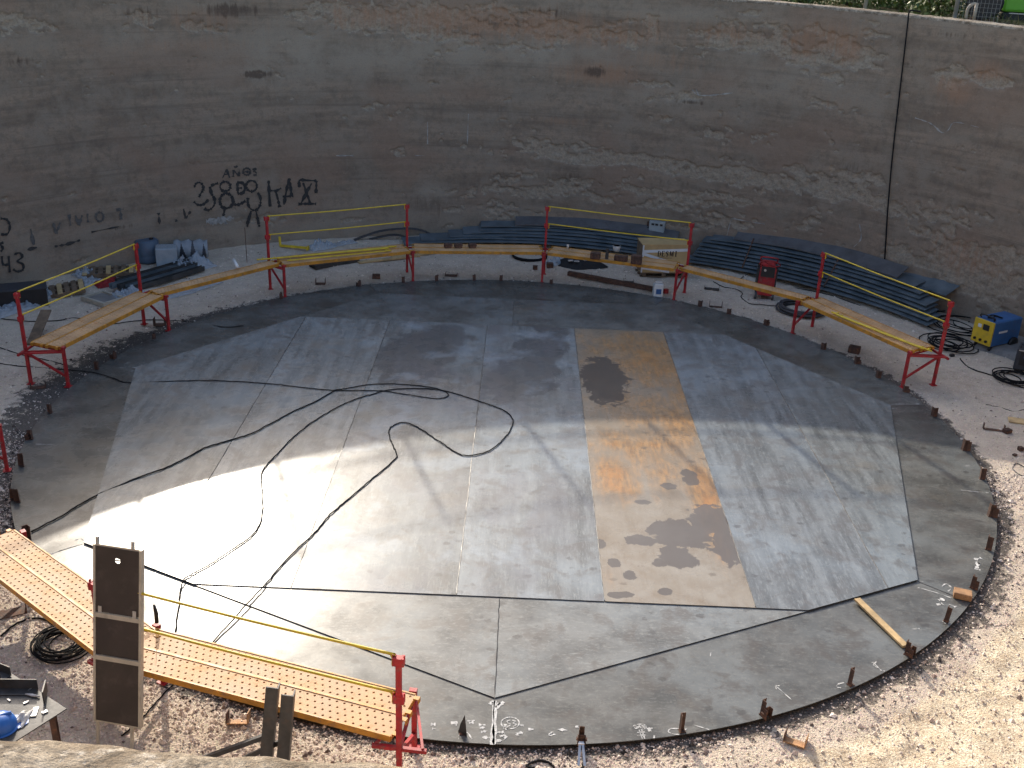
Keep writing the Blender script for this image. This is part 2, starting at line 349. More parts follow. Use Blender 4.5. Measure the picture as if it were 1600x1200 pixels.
# ================================================================== SETTING
# ---- concrete wall -------------------------------------------------
def wall_material():
    n = NT('old_tank_concrete'); v = n.uv()
    sp_, ru, dk, bl = n.attr('spall'), n.attr('rusty'), n.attr('dark'), n.attr('pale')
    strata = n.noise(n.scale(v, (.22, 2.2, 1)), 1.6, 6, .62, .3)
    lift = n.noise(n.scale(v, (.10, 5.0, 1)), 1.2, 4, .6, .2)
    mid = n.noise(v, 1.5, 7, .65, .2); fine = n.noise(v, 16, 5, .7); drip = n.noise(n.scale(v, (7, .45, 1)), 1.5, 5, .65)
    blk = n.noise(n.scale(v, (.5, .75, 1), (3, 3, 0)), 1.0, 2, .4)
    base = n.mix(n.mr(strata, .33, .67), (0.190, 0.146, 0.109), (0.303, 0.232, 0.171))
    base = n.mix(n.mr(n.noise(v, 5.5, 7, .75), .44, .62, 0, .45), base, (0.112, 0.096, 0.080))
    base = n.mix(n.mr(n.noise(n.scale(v, (5, 1, 1), (2, 7, 0)), 2.2, 6, .75), .52, .68, 0, .4), base, (0.254, 0.223, 0.184))
    base = n.mix(n.mr(mid, .42, .70), base, (0.258, 0.214, 0.167))
    base = n.mix(n.math('MULTIPLY', n.mr(lift, .56, .68), .55), base, (0.141, 0.112, 0.090))
    base = n.mix(n.math('MULTIPLY', n.mr(blk, .52, .66), .5), base, (0.253, 0.172, 0.124))
    base = n.mix(n.math('MULTIPLY', bl, n.mr(mid, .25, .6)), base, (0.314, 0.269, 0.213))
    base = n.mix(n.math('MULTIPLY', n.mr(n.noise(n.scale(v, (1, 2, 1)), 3.6, 6, .72), .60, .70), .6), base, (0.335, 0.259, 0.191))
    base = n.mix(n.math('MULTIPLY', n.mr(n.noise(n.scale(v, (1, 1.6, 1), (9, 2, 0)), 2.6, 6, .7), .62, .72), .7), base, (0.123, 0.095, 0.074))
    rk = n.math('ADD', ru, n.math('MULTIPLY', n.math('SUBTRACT', n.math('ADD', n.math('MULTIPLY', drip, .6), n.math('MULTIPLY', mid, .6)), .6), 1.6))
    base = n.mix(n.mr(rk, .32, .95, 0, .55), base, (0.336, 0.187, 0.110))
    dkm = n.math('ADD', dk, n.math('MULTIPLY', n.math('SUBTRACT', drip, .5), 1.1))
    base = n.mix(n.mr(dkm, .45, .75, 0, .85), base, (0.094, 0.068, 0.053))
    n2 = n.noise(n.scale(v, (1, 1.7, 1)), 3.2, 7, .7, .3)
    sk = n.math('ADD', sp_, n.math('MULTIPLY', n.math('SUBTRACT', n2, .5), 1.0))
    sm = n.mr(sk, .22, .80, 0, .68)
    spc = n.mix(n.mr(fine, .3, .7), (0.264, 0.221, 0.168), (0.417, 0.358, 0.277))
    pit = n.mr(n.noise(n.scale(v, (1, 2.2, 1)), 5, 7, .8, .5), .50, .66)
    spc = n.mix(n.math('MULTIPLY', pit, .7), spc, (0.163, 0.113, 0.084))
    spc = n.mix(n.math('MULTIPLY', n.mr(rk, .3, .8), .65), spc, (0.341, 0.184, 0.109))
    edge = n.math('MULTIPLY', n.mr(sk, .34, .46), n.mr(sk, .50, .62, 1, 0))
    c = n.mix(sm, base, spc); c = n.mix(n.math('MULTIPLY', edge, .22), c, (0.096, 0.074, 0.058))
    c = n.mix(n.mr(n.noise(v, 34, 4, .8), .50, .68, 0, .35), c, (0.102, 0.087, 0.074))
    c = n.mix(n.mr(fine, .45, .75, 0, .22), c, (0.337, 0.264, 0.199))
    h = n.math('ADD', n.math('MULTIPLY', sm, n.math('ADD', n.math('MULTIPLY', n.noise(v, 11, 6, .7), .9), -.8)), n.math('ADD', n.math('MULTIPLY', strata, .25), n.math('MULTIPLY', fine, .12)))
    n.bump(h, .6, .04)
    return n.fin(c, .9, 0, .2)
M['concrete'] = wall_material()
def cap_material():
    n = NT('weathered_wall_top'); v = n.obj()
    a = n.noise(v, 6, 8, .72, .3); b = n.noise(v, 2.2, 6, .65); f = n.noise(v, 60, 4, .7)
    c = n.mix(n.mr(a, .36, .66), (.15, .115, .080), (.42, .36, .28))
    c = n.mix(n.mr(b, .55, .72, 0, .8), c, (.48, .44, .37))
    c = n.mix(n.mr(n.noise(n.scale(v, (1, 1, 1), (4, 0, 0)), 9, 7, .75), .56, .66, 0, .75), c, (.085, .068, .052))
    c = n.mix(n.mr(n.noise(v, 3.7, 5, .7), .58, .70, 0, .5), c, (.33, .20, .10))
    c = n.mix(n.mr(n.noise(v, 30, 8, .8), .44, .62, 0, .6), c, (.11, .09, .068)); c = n.mix(n.mr(n.noise(n.scale(v, (1, 1, 1), (3, 3, 3)), 18, 7, .8), .54, .66, 0, .6), c, (.55, .50, .43))
    n.bump(n.math('ADD', a, n.math('MULTIPLY', f, .4)), .9, .035); return n.fin(c, .92, 0, .2)
M['cap'] = cap_material()

wall = thing('concrete_wall', 'tall weathered grey concrete wall curving round the pit, stained and spalled', 'wall')
NA, NZ = 1500, 190
az0, az1 = R(-4), R(184)
AZ = np.linspace(az0, az1, NA); TT = np.linspace(0, 1, NZ)
ZT = np.array([ztop(a) for a in AZ])
A2, T2 = np.meshgrid(AZ, TT, indexing='ij'); Z2 = -.25+(ZT[:, None]-.05+.25)*T2; U2 = A2*WR
def blobs(lst, power=2.0):
    f = np.zeros_like(Z2)
    for (px, py, rx, ry, a) in lst:
        az, z, t = UW(px, max(py, -60)); s = t*1.0/F
        d = ((U2-az*WR)/(rx*s*1.15))**2+((Z2-z)/(ry*s*1.1))**2
        f = np.maximum(f, a*np.exp(-.7*d))
    return f
spall = blobs([(690, 32, 150, 22, .8), (545, 25, 70, 24, .75), (310, 45, 34, 14, .6), (215, 40, 30, 18, .5), (30, 35, 60, 16, .5), (820, 45, 60, 25, .8), (870, 40, 60, 10, .7), (960, 55, 60, 18, .6), (1020, 45, 14, 18, .8), (1100, 72, 70, 16, .65), (1185, 60, 50, 25, .6), (1310, 78, 62, 26, .85), (1335, 100, 36, 9, 1.0), (1255, 96, 18, 6, .8), (1306, 123, 20, 10, .8),
    (1486, 120, 20, 9, 1.0), (1552, 127, 26, 9, 1.1), (960, 250, 130, 9, 1.0), (880, 232, 60, 16, .7), (1070, 266, 90, 8, .9), (1190, 282, 110, 16, .95), (1300, 292, 70, 26, 1.0), (1375, 318, 40, 14, .85), (1010, 300, 160, 13, .7), (850, 300, 110, 10, .62), (1130, 210, 70, 15, .58), (1285, 161, 40, 9, .6), (1490, 345, 80, 14, .6), (1530, 400, 90, 20, .85), (1540, 440, 70, 40, .85), (1450, 405, 60, 20, .7), (1180, 345, 110, 18, .55), (740, 330, 50, 26, .55), (980, 315, 120, 8, .6), (1120, 305, 100, 8, .6), (430, 345, 120, 10, .35), (1020, 134, 40, 6, .55), (620, 240, 20, 3, .3), (1080, 150, 30, 5, .55), (1310, 235, 30, 8, .5), (1150, 250, 60, 8, .6)])
rusty_ = blobs([(820, 40, 260, 28, .8), (600, 30, 120, 30, .6), (300, 35, 120, 25, .6), (930, 115, 80, 20, .8), (1040, 95, 90, 18, .6), (1150, 50, 120, 20, .6), (1290, 60, 80, 30, .75), (1490, 145, 35, 22, .8), (1550, 110, 40, 20, .7), (1300, 165, 60, 25, .45), (290, 70, 160, 14, .5), (1510, 395, 90, 35, .6), (350, 100, 90, 10, .45), (880, 190, 60, 8, .6), (1180, 30, 300, 10, .3)])
dark_ = blobs([(400, 116, 22, 6, 1.0), (360, 16, 50, 12, .8), (225, 20, 60, 14, .6), (930, 112, 22, 10, .8), (700, 50, 80, 10, .55), (780, 35, 70, 12, .6), (30, 96, 36, 9, .6), (300, 95, 30, 5, .5), (560, 115, 120, 6, .3), (1190, 75, 50, 10, .4), (1400, 60, 40, 30, .45), (1490, 55, 90, 6, .55), (860, 20, 60, 12, .6), (980, 130, 60, 6, .5), (1080, 160, 30, 4, .7), (1000, 210, 180, 8, .35), (890, 275, 90, 9, .5), (1050, 285, 70, 7, .5), (740, 290, 60, 20, .45), (670, 320, 40, 30, .5), (1330, 262, 20, 12, .6), (600, 345, 100, 25, .35), (190, 355, 30, 6, .6), (50, 390, 20, 5, .6), (1460, 285, 50, 4, .5)])
pale_ = blobs([(450, 90, 80, 34, .9), (620, 80, 200, 26, .8), (840, 80, 60, 26, .9), (940, 85, 60, 16, .7), (1230, 125, 120, 30, .55), (1030, 150, 60, 14, .6), (1060, 20, 200, 10, .6), (1450, 32, 160, 8, .6), (450, 360, 420, 26, .6), (120, 400, 160, 40, .5), (670, 303, 22, 14, 1.0), (240, 60, 70, 20, .5)])
fld = spall*.95+(fbm(U2*1.5+5, Z2*4.2, 3)-.5)*1.1+(fbm(U2*7+5, Z2*13, 3)-.5)*.75; spm = np.clip((fld-.38)/.16, 0, 1); spm = spm*spm*(3-2*spm)
rel = spm*(.026+(fbm(U2*9, Z2*9+4, 3)-.5)*.07)+(fbm(U2*.5+3, Z2*.8)-.5)*.03+(fbm(U2*5, Z2*7, 3)-.5)*.008
spall = spm
rad = WR+rel
edge_z = 0.0
vs = np.stack([WC[0]+rad*np.cos(A2), WC[1]+rad*np.sin(A2), Z2+edge_z], -1).reshape(-1, 3)
idx = np.arange(NA*NZ).reshape(NA, NZ)
fs = np.stack([idx[:-1, :-1], idx[:-1, 1:], idx[1:, 1:], idx[1:, :-1]], -1).reshape(-1, 4)
me = bpy.data.meshes.new('wall_face'); me.from_pydata(vs.tolist(), [], fs.tolist()); me.materials.append(M['concrete'])
uvl = me.uv_layers.new(name='UVMap'); uvs = np.stack([U2, Z2], -1).reshape(-1, 2)
li = np.zeros(len(me.loops), dtype=np.int32); me.loops.foreach_get('vertex_index', li); uvl.data.foreach_set('uv', uvs[li].astype(np.float32).ravel())
for nm, ar in (('spall', spall), ('rusty', rusty_), ('dark', dark_), ('pale', pale_)): setattr_f(me, nm, ar)
me.polygons.foreach_set('use_smooth', [True]*len(me.polygons))
link('wall_face', me, wall)
# the near half of the ring, behind and below the camera
def ring_strip(prof_fn, a0, a1, n, name, mat, parent, uvscale=True, smooth=True):
    vs = []; fs = []; uv = []
    for i in range(n+1):
        a = a0+(a1-a0)*i/n; pr = prof_fn(a)
        for k, (r, z) in enumerate(pr): vs.append((WC[0]+r*math.cos(a), WC[1]+r*math.sin(a), z)); uv.append((a*WR, z+ (r-WR)))
    m = len(pr)
    for i in range(n):
        for k in range(m-1): fs.append((i*m+k, i*m+k+1, (i+1)*m+k+1, (i+1)*m+k))
    me = bpy.data.meshes.new(name); me.from_pydata(vs, [], fs); me.materials.append(M[mat])
    l = me.uv_layers.new(name='UVMap')
    for lp in me.loops: l.data[lp.index].uv = uv[lp.vertex_index]
    if smooth: me.polygons.foreach_set('use_smooth', [True]*len(me.polygons))
    return link(name, me, parent)
ring_strip(lambda a: [(WR, -.25+(ztop(a)-.07+.25)*k/10) for k in range(11)], R(184), R(356), 160, 'near_wall_face', 'concrete', wall)
def capprof(a):
    u = a*WR; z = ztop(a); e = lambda k, s: float((fbm(np.array(u*s+k), np.array(k*3.1))-.5))
    return [(WR-.001, z-.058), (WR+.004+.015*e(1, 9), z-.016+.02*e(2, 11)), (WR+.03+.03*e(3, 8), z+.012*e(4, 14)), (WR+.12, z+.012+.02*e(5, 7)), (WR+.25, z+.012+.02*e(6, 7)), (WR+.40, z+.01+.02*e(7, 7)), (WR+.44, z-.03), (WR+.45, z-.6)]
ring_strip(capprof, R(-4), R(184), 700, 'wall_top', 'cap', wall)
ring_strip(capprof, R(184), R(356), 1800, 'near_wall_top', 'cap', wall)
# drawn letters and scratches on the wall
def ribbon(lines, name, mat, parent, width, proj, jitter=.15):
    mb = MB()
    for ln in lines:
        pts = spline(ln, 5) if len(ln) > 2 else [Vector(ln[0]).lerp(Vector(ln[1]), k/4) for k in range(5)]
        P = [proj(p) for p in pts]
        L = []
        for i, (p, nrm) in enumerate(P):
            t = (P[min(i+1, len(P)-1)][0]-P[max(i-1, 0)][0])
            if t.length < 1e-6: t = Vector((1, 0, 0))
            sd_ = t.normalized().cross(nrm).normalized()*width/2*(1+random.uniform(-jitter, jitter)*2)
            L.append((p-sd_, p+sd_))
        o = len(mb.v)
        for a, b in L: mb.v += [tuple(a), tuple(b)]
        for i in range(len(L)-1): mb.f.append((o+2*i, o+2*i+1, o+2*i+3, o+2*i+2))
    return mb.build(name, mat, parent)
def wproj(p):
    az, z, t = UW(p[0], p[1]); return WP(az, z, .012), Vector((-math.cos(az), -math.sin(az), 0))
def Zm(ox, oy, sc): return lambda *pts: [(ox+x/sc, oy+y/sc, 0) for x, y in pts]
def circ(cx, cy, rx, ry, a0=0, a1=360, n=14): return [(cx+rx*math.cos(R(a0+(a1-a0)*k/n)), cy+ry*math.sin(R(a0+(a1-a0)*k/n))) for k in range(n+1)]
z8 = Zm(280, 250, 6.667); z3 = Zm(0, 240, 4)
gr = [z8((155, 285), (175, 242), (215, 235), (245, 265), (247, 310), (222, 350), (205, 388)), z8((150, 432), (190, 465), (240, 465), (285, 432), (300, 408)),
      z8((405, 240), (360, 255), (328, 268)), z8((318, 275), (335, 350), (366, 405), (365, 462), (330, 508), (290, 522), (260, 503)),
      z8(*circ(478, 275, 54, 50)), z8(*circ(490, 425, 68, 78)), z8((472, 505), (466, 545), (455, 590)), z8((430, 480), (480, 500), (545, 488)),
      z8((605, 235), (606, 290), (612, 348)), z8((600, 235), (660, 240), (685, 290), (660, 342), (608, 350)), z8((612, 292), (655, 290)),
      z8((556, 385), (570, 455), (622, 462), (690, 425)), z8(*circ(752, 270, 56, 56)), z8(*circ(780, 425, 68, 98, -60, 200)),
      z8((748, 530), (728, 600), (708, 668)), z8((798, 530), (815, 605), (828, 670)), z8((700, 680), (720, 682)), z8((820, 684), (845, 684)),
      z8((930, 212), (936, 340), (946, 485)), z8((1062, 292), (1010, 318), (950, 318)), z8((1002, 318), (1025, 400), (1046, 492)),
      z8((1090, 465), (1108, 360), (1142, 190)), z8((1142, 190), (1160, 290), (1170, 380)), z8((1075, 380), (1130, 378), (1188, 370)),
      z8((1252, 285), (1254, 212), (1340, 212), (1430, 216)), z8((1430, 216), (1426, 300), (1424, 345)), z8((1240, 458), (1330, 455), (1425, 455)), z8((1288, 235), (1325, 335), (1362, 448)), z8((1378, 242), (1325, 340), (1268, 452))]
ribbon(gr, 'painted_graffiti', 'graffiti', wall, .062, wproj, .3)
ribbon([z8((450, 190), (490, 95)), z8((490, 95), (525, 185)), z8((465, 150), (515, 148)), z8((560, 175), (566, 102)), z8((566, 102), (618, 168)), z8((618, 168), (626, 98)), z8((572, 76), (590, 66), (602, 76)), z8(*circ(702, 120, 38, 36)), z8((680, 122), (740, 122)), z8((808, 92), (776, 98), (782, 118), (802, 132), (796, 155), (770, 155))], 'painted_graffiti', 'graffiti_faint', wall, .045, wproj, .4)
ribbon([z3((2, 405), (40, 412), (60, 450), (46, 500), (4, 504)), z3((20, 555), (0, 565), (16, 590), (4, 612)), z3((10, 640), (18, 692), (62, 690)), z3((52, 640), (60, 742)), z3((86, 630), (120, 620), (137, 645), (108, 672), (142, 692), (140, 726), (106, 736), (80, 722))], 'painted_graffiti', 'graffiti', wall, .05, wproj, .2)
ribbon([z3((470, 385), (490, 447)), z3((490, 447), (512, 385)), z3((725, 352), (772, 346)), z3((752, 350), (755, 412)), z3(*circ(622, 395, 24, 28)), z3((190, 470), (210, 570)), z3((330, 430), (350, 500)), z3((350, 500), (375, 430)), z3((430, 380), (440, 450)), z3((545, 375), (548, 430))], 'faded_lettering', 'paint_faint', wall, .05, wproj, .4)
ribbon([z3((990, 370), (996, 442)), z3((1098, 410), (1102, 425)), z3((1145, 345), (1160, 405)), z3((1160, 405), (1190, 360)), z3((170, 600), (230, 585)), z3((570, 490), (745, 455)), z3((340, 580), (420, 565), (500, 540))], 'faded_lettering', 'graffiti_faint', wall, .055, wproj, .5)
ribbon([[(322, 346, 0), (335, 344, 0), (350, 342, 0), (365, 341, 0)], [(328, 349, 0), (340, 347, 0), (352, 346, 0)], [(352, 344, 0), (353, 350, 0)]], 'white_paint_daub', 'paint_white', wall, .085, wproj, .4)
ribbon([[(1082, 140, 0), (1090, 148, 0), (1110, 149, 0), (1145, 145, 0)], [(1088, 140, 0), (1092, 149, 0)], [(1430, 184, 0), (1455, 193, 0), (1472, 207, 0), (1482, 203, 0), (1493, 191, 0), (1530, 199, 0)], [(1136, 368, 0), (1143, 343, 0), (1150, 341, 0)], [(1143, 341, 0), (1170, 346, 0), (1195, 350, 0)], [(525, 243, 0), (552, 243, 0)], [(648, 243, 0), (662, 243, 0)], [(732, 178, 0), (730, 225, 0)], [(668, 190, 0), (668, 225, 0)], [(1334, 386, 0), (1346, 372, 0), (1343, 350, 0)]], 'scratch_marks', 'paint_white', wall, .02, wproj, .5)

# ---- gravel floor of the pit ---------------------------------------
def ground_material():
    n = NT('pit_gravel'); v = n.obj()
    d = n.attr('grit'); s = n.attr('sand')
    a = n.noise(v, 1.1, 6, .65); b = n.noise(v, 6, 5, .7); f = n.noise(v, 38, 4, .75); vo = n.voro(v, 42, 'F1', 1); vd = n.voro(v, 42)
    c = n.mix(n.mr(b, .3, .7), (0.466, 0.374, 0.294), (0.636, 0.539, 0.433))
    c = n.mix(n.mr(a, .40, .68, 0, .7), c, (0.721, 0.616, 0.489))
    c = n.mix(.28, c, n.mix(n.mr(f, .3, .7), (0.318, 0.242, 0.185), (0.806, 0.715, 0.577)))
    c = n.mix(n.math('MULTIPLY', n.mr(vd, .1, .5, .25, 0), .9), c, vo, 'OVERLAY')
    sand = n.mix(n.mr(b, .3, .7), (0.657, 0.539, 0.386), (0.912, 0.814, 0.618)); sand = n.mix(n.mr(f, .42, .62, 0, .55), sand, (0.360, 0.248, 0.144)); sand = n.mix(n.mr(n.noise(v, 3.3, 7, .8, .5), .54, .66, 0, .5), sand, (0.488, 0.374, 0.247)); sand = n.mix(n.mr(n.noise(v, 90, 2, .6), .60, .70, 0, .6), sand, (.20, .13, .085))
    sm = n.mr(n.math('ADD', s, n.math('MULTIPLY', n.math('SUBTRACT', a, .5), 1.3)), .35, .65)
    c = n.mix(sm, c, sand)
    gm = n.mr(n.math('ADD', n.math('MULTIPLY', d, .94), n.math('MULTIPLY', n.math('SUBTRACT', n.noise(v, 5, 7, .75, .4), .5), 1.5)), .46, .62)
    c = n.mix(n.math('MULTIPLY', gm, .88), c, n.mix(n.mr(f, .4, .7), (.028, .027, .028), (.12, .11, .10)))
    n.bump(n.math('ADD', n.math('ADD', n.math('MULTIPLY', n.noise(v, 24, 6, .8), 1.0), n.math('MULTIPLY', vd, -.35)), n.math('MULTIPLY', n.noise(v, 7, 6, .75), .7)), .8, .03)
    return n.fin(c, .95, 0, .15)
M['gravel'] = ground_material()
NA, NR = 900, 90
AZ = np.linspace(0, 2*math.pi, NA, endpoint=False); rr = np.linspace(0, 1, NR)**1.0
A2, R2 = np.meshgrid(AZ, rr, indexing='ij')
ca, sa = np.cos(A2), np.sin(A2)
dot = WC[0]*ca+WC[1]*sa; rmax = dot+np.sqrt(dot**2-(WC@WC)+(WR+.15)**2)
RR = 6.9+(rmax-6.9)*R2; X, Y = RR*ca, RR*sa
def gheight(X, Y):
    r = np.hypot(X, Y); amp = np.clip((r-7.45)/.8, 0, 1)
    h = (fbm(X*.8+4, Y*.8)-.5)*.10+(fbm(X*3.2, Y*3.2+7, 3)-.5)*.045+(fbm(X*9+2, Y*9, 2)-.5)*.018
    tw = np.hypot(X-WC[0], Y-WC[1]); sd2 = np.clip((X*.75-Y*.75-6.4)/2.0, 0, 1)*amp
    h = h+sd2*((fbm(X*4.1+9, Y*4.1, 3)-.5)*.10+np.abs(fbm(X*2.0, Y*2.0+3, 3)-.5)*-.16)
    h = h*amp+np.clip((tw-11.0)/1.6, 0, 1)**2*.06
    return GZ+h-.008*(1-amp)
Z = gheight(X, Y)
idx = np.arange(NA*NR).reshape(NA, NR); nx = np.roll(idx, -1, 0)
fs = np.stack([idx[:, :-1], idx[:, 1:], nx[:, 1:], nx[:, :-1]], -1).reshape(-1, 4)
me = bpy.data.meshes.new('gravel_floor'); me.from_pydata(np.stack([X, Y, Z], -1).reshape(-1, 3).tolist(), [], fs.tolist()); me.materials.append(M['gravel'])
deg = np.degrees(A2) % 360
grit_w = .22+.16*fbm(A2*14, R2*0)+.75*np.exp(-((deg-168)/26)**2)+.35*np.exp(-((deg-195)/22)**2)+.10*np.exp(-((deg-350)/28)**2)+.10*np.exp(-((deg-310)/30)**2)+.12*np.exp(-((deg-20)/14)**2)
grit = np.clip(1.05-(RR-7.45)/np.maximum(grit_w, .05)*.75, 0, 1.0)
sandm = np.clip((X*.75-Y*.75-6.4)/2.0, 0, 1)*np.clip((RR-7.75)/.5, 0, 1)
setattr_f(me, 'grit', grit); setattr_f(me, 'sand', sandm)
me.polygons.foreach_set('use_smooth', [True]*len(me.polygons))
tag(link('gravel_floor', me), kind='structure')
# loose stones: uncountable
def stones():
    N = 120000
    n1 = int(N*.62)
    a = np.concatenate([RNG.uniform(R(188), R(352), n1), RNG.uniform(0, 2*math.pi, N-n1)])
    r = 7.5+np.concatenate([RNG.random(n1)**1.3*3.2, RNG.random(N-n1)**1.1*4.6]); x, y = r*np.cos(a), r*np.sin(a)
    ok = (np.hypot(x-WC[0], y-WC[1]) < WR-.1) & ((x*.75-y*.75 < 7.2) | (RNG.random(N) < .35)); x, y = x[ok], y[ok]; N = len(x)
    base = np.array([(1, 0, 0), (0, 1, 0), (-1, 0, 0), (0, -1, 0), (0, 0, .8), (0, 0, -.6)], float)
    s = .006+RNG.random(N)**3*.014+RNG.random(N)**30*.028
    rot = RNG.uniform(0, 6.28, N); cs, sn = np.cos(rot), np.sin(rot)
    P = base[None]*(s[:, None, None])*RNG.uniform(.65, 1.35, (N, 6, 3))
    Q = np.empty_like(P); Q[..., 0] = P[..., 0]*cs[:, None]-P[..., 1]*sn[:, None]; Q[..., 1] = P[..., 0]*sn[:, None]+P[..., 1]*cs[:, None]; Q[..., 2] = P[..., 2]
    z = gheight(x, y); Q += np.stack([x, y, z+s*.15], -1)[:, None, :]
    f = np.array([(0, 1, 4), (1, 2, 4), (2, 3, 4), (3, 0, 4), (1, 0, 5), (2, 1, 5), (3, 2, 5), (0, 3, 5)])
    F_ = (f[None]+6*np.arange(N)[:, None, None]).reshape(-1, 3)
    me = bpy.data.meshes.new('loose_stones'); me.from_pydata(Q.reshape(-1, 3).tolist(), [], F_.tolist())
    dg = np.degrees(np.arctan2(y, x)) % 360
    w_ = .22+.75*np.exp(-((dg-168)/26)**2)+.08*np.exp(-((dg-350)/28)**2)+.08*np.exp(-((dg-310)/30)**2)
    inn = np.hypot(x, y) < 7.5+w_*RNG.uniform(.2, 1.3, N)
    tone = np.where(inn & (RNG.random(N) < .5), RNG.uniform(0, .16, N), np.where(RNG.random(N) < .07, RNG.uniform(.1, .3, N), RNG.uniform(.5, 1, N))); setattr_f(me, 'tone', np.repeat(tone, 6))
    n = NT('loose_stone'); t = n.attr('tone')
    c = n.mix(n.mr(t, 0, .3, smooth=False), (.03, .03, .03), (.34, .25, .21)); c = n.mix(n.mr(t, .3, 1, smooth=False), c, (.84, .73, .62))
    me.materials.append(n.fin(c, .9, 0, .2)); return me
tag(link('loose_stones', stones()), 'loose pinkish stone chippings strewn over the pit floor', 'gravel', kind='stuff')
# concrete footing strip showing along the foot of the wall on the right
M['footing'] = simple('grey_footing', (.22, .205, .19), .85, 0, .25, 2.5, (.10, .09, .08), .5)
def footprof(a): 
    u = a*WR; return [(WR+.05, .10), (WR-.9-.25*float(fbm(np.array(u*1.3), np.array(2.)))+.0, .075), (WR-1.05-.25*float(fbm(np.array(u*1.3), np.array(2.))), -.06)]
tag(ring_strip(footprof, R(12), R(31), 80, 'concrete_footing', 'footing', None), kind='structure')

# ---- ground outside the pit ----------------------------------------
def rim_ground():
    n = NT('dry_soil'); v = n.obj(); a = n.noise(v, .9, 6, .65); b = n.noise(v, 7, 6, .7)
    c = n.mix(n.mr(a, .35, .65), (.085, .058, .038), (.09, .10, .035)); c = n.mix(n.mr(b, .4, .7, 0, .6), c, (.19, .145, .09))
    n.bump(b, .8, .05); m = n.fin(c, .95, 0, .1)
    vs = []; fs = []; radii = [WR+.44, WR+.9, WR+1.6, WR+3, WR+5, WR+8, WR+14, 45, 90, 200, 500, 1200]; n_ = 160
    for i in range(n_):
        a_ = 2*math.pi*i/n_
        for k, r in enumerate(radii):
            z = ztop(a_)-.10+.10*(math.sin(a_*23+k)+math.sin(a_*9-k*2))*.4*(k > 0)*(k < 7)
            vs.append((WC[0]+r*math.cos(a_), WC[1]+r*math.sin(a_), z if k < 8 else 6.0))
    m_ = len(radii)
    for i in range(n_):
        j = (i+1) % n_
        for k in range(m_-1): fs.append((i*m_+k, i*m_+k+1, j*m_+k+1, j*m_+k))
    me = bpy.data.meshes.new('ground'); me.from_pydata(vs, [], fs); me.materials.append(m); me.polygons.foreach_set('use_smooth', [True]*len(me.polygons))
    tag(link('ground', me), kind='structure')
rim_ground()

# ================================================================== STEEL TANK FLOOR
floor = thing('tank_floor', 'round steel tank floor of welded plates lying in the pit', 'tank floor')
VA = [-141.4, -90.0, -39.0, 10.0, 63.0, 116.0, 168.0]
POLY = [(6.84*math.cos(R(a)), 6.84*math.sin(R(a))) for a in VA]
def clip(poly, a, b, c):            # keep a*x+b*y <= c
    out_ = []
    for i in range(len(poly)):
        p, q = poly[i], poly[(i+1) % len(poly)]; dp, dq = a*p[0]+b*p[1]-c, a*q[0]+b*q[1]-c
        if dp <= 0: out_.append(p)
        if (dp < 0 < dq) or (dq < 0 < dp):
            t = dp/(dp-dq); out_.append((p[0]+(q[0]-p[0])*t, p[1]+(q[1]-p[1])*t))
    return out_
grey = (.168, .168, .162)
edge_col = M['darksteel']
def plate(poly, z1, th, mat, label=None):
    me = MB().prism(poly, z1-th, z1).mesh('floor_plate'); me.materials.append(mat); me.materials.append(edge_col)
    for p in me.polygons:
        if abs(p.normal.z) < .5: p.material_index = 1
    o = link('floor_plate', me, floor)
    if label: o['label'] = label
    return o
for i in range(7):                  # rim plates
    a0, a1 = VA[i], VA[(i+1) % 7]
    a1 = a1 if a1 > a0 else a1+360
    g = .004/7
    arc = [(7.5*math.cos(R(a0+(a1-a0)*k/40+.02)), 7.5*math.sin(R(a0+(a1-a0)*k/40-.0))) for k in range(41)]
    inner = [(6.70*math.cos(R(a1)), 6.70*math.sin(R(a1))), (6.70*math.cos(R(a0)), 6.70*math.sin(R(a0)))]
    k = [.92, .86, .82, .72, .66, .68, .70][i]
    plate(arc+inner, 0.0-.0005*(i % 2), .012, steel('rim_plate_steel', (grey[0]*k, grey[1]*k*.98, grey[2]*k*.95), 'n', seed=i+20, dark=.02))
    # radial joint
SEAM = [-99, -4.25, -2.52, -.52, 1.27, 3.10, 4.87, 99]
sk = [clip(clip(POLY, 0, 1, -4.98), 1, 0, -.002), clip(clip(POLY, 0, 1, -4.98), -1, 0, -.002), clip(clip(POLY, 0, -1, -4.32), 1, 0, -.002), clip(clip(POLY, 0, -1, -4.32), -1, 0, -.002)]
for i, pl in enumerate(sk): plate(pl, .013-.0004*i, .011, steel('sketch_plate_steel', tuple(x*[1.22, 1.20, .92, .92][i] for x in grey), 'n', seed=i+30))
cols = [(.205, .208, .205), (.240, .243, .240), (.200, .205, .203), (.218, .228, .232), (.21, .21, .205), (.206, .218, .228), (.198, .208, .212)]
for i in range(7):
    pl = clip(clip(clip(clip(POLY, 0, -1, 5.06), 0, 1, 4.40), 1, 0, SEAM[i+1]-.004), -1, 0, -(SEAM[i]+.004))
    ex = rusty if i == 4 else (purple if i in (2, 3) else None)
    plate(pl, .026-.0012*(i % 2), .012, steel('strip_plate_steel', cols[i], 'y', seed=i, extra=ex), 'long rust-orange strip plate with damp dark patches' if i == 4 else None)
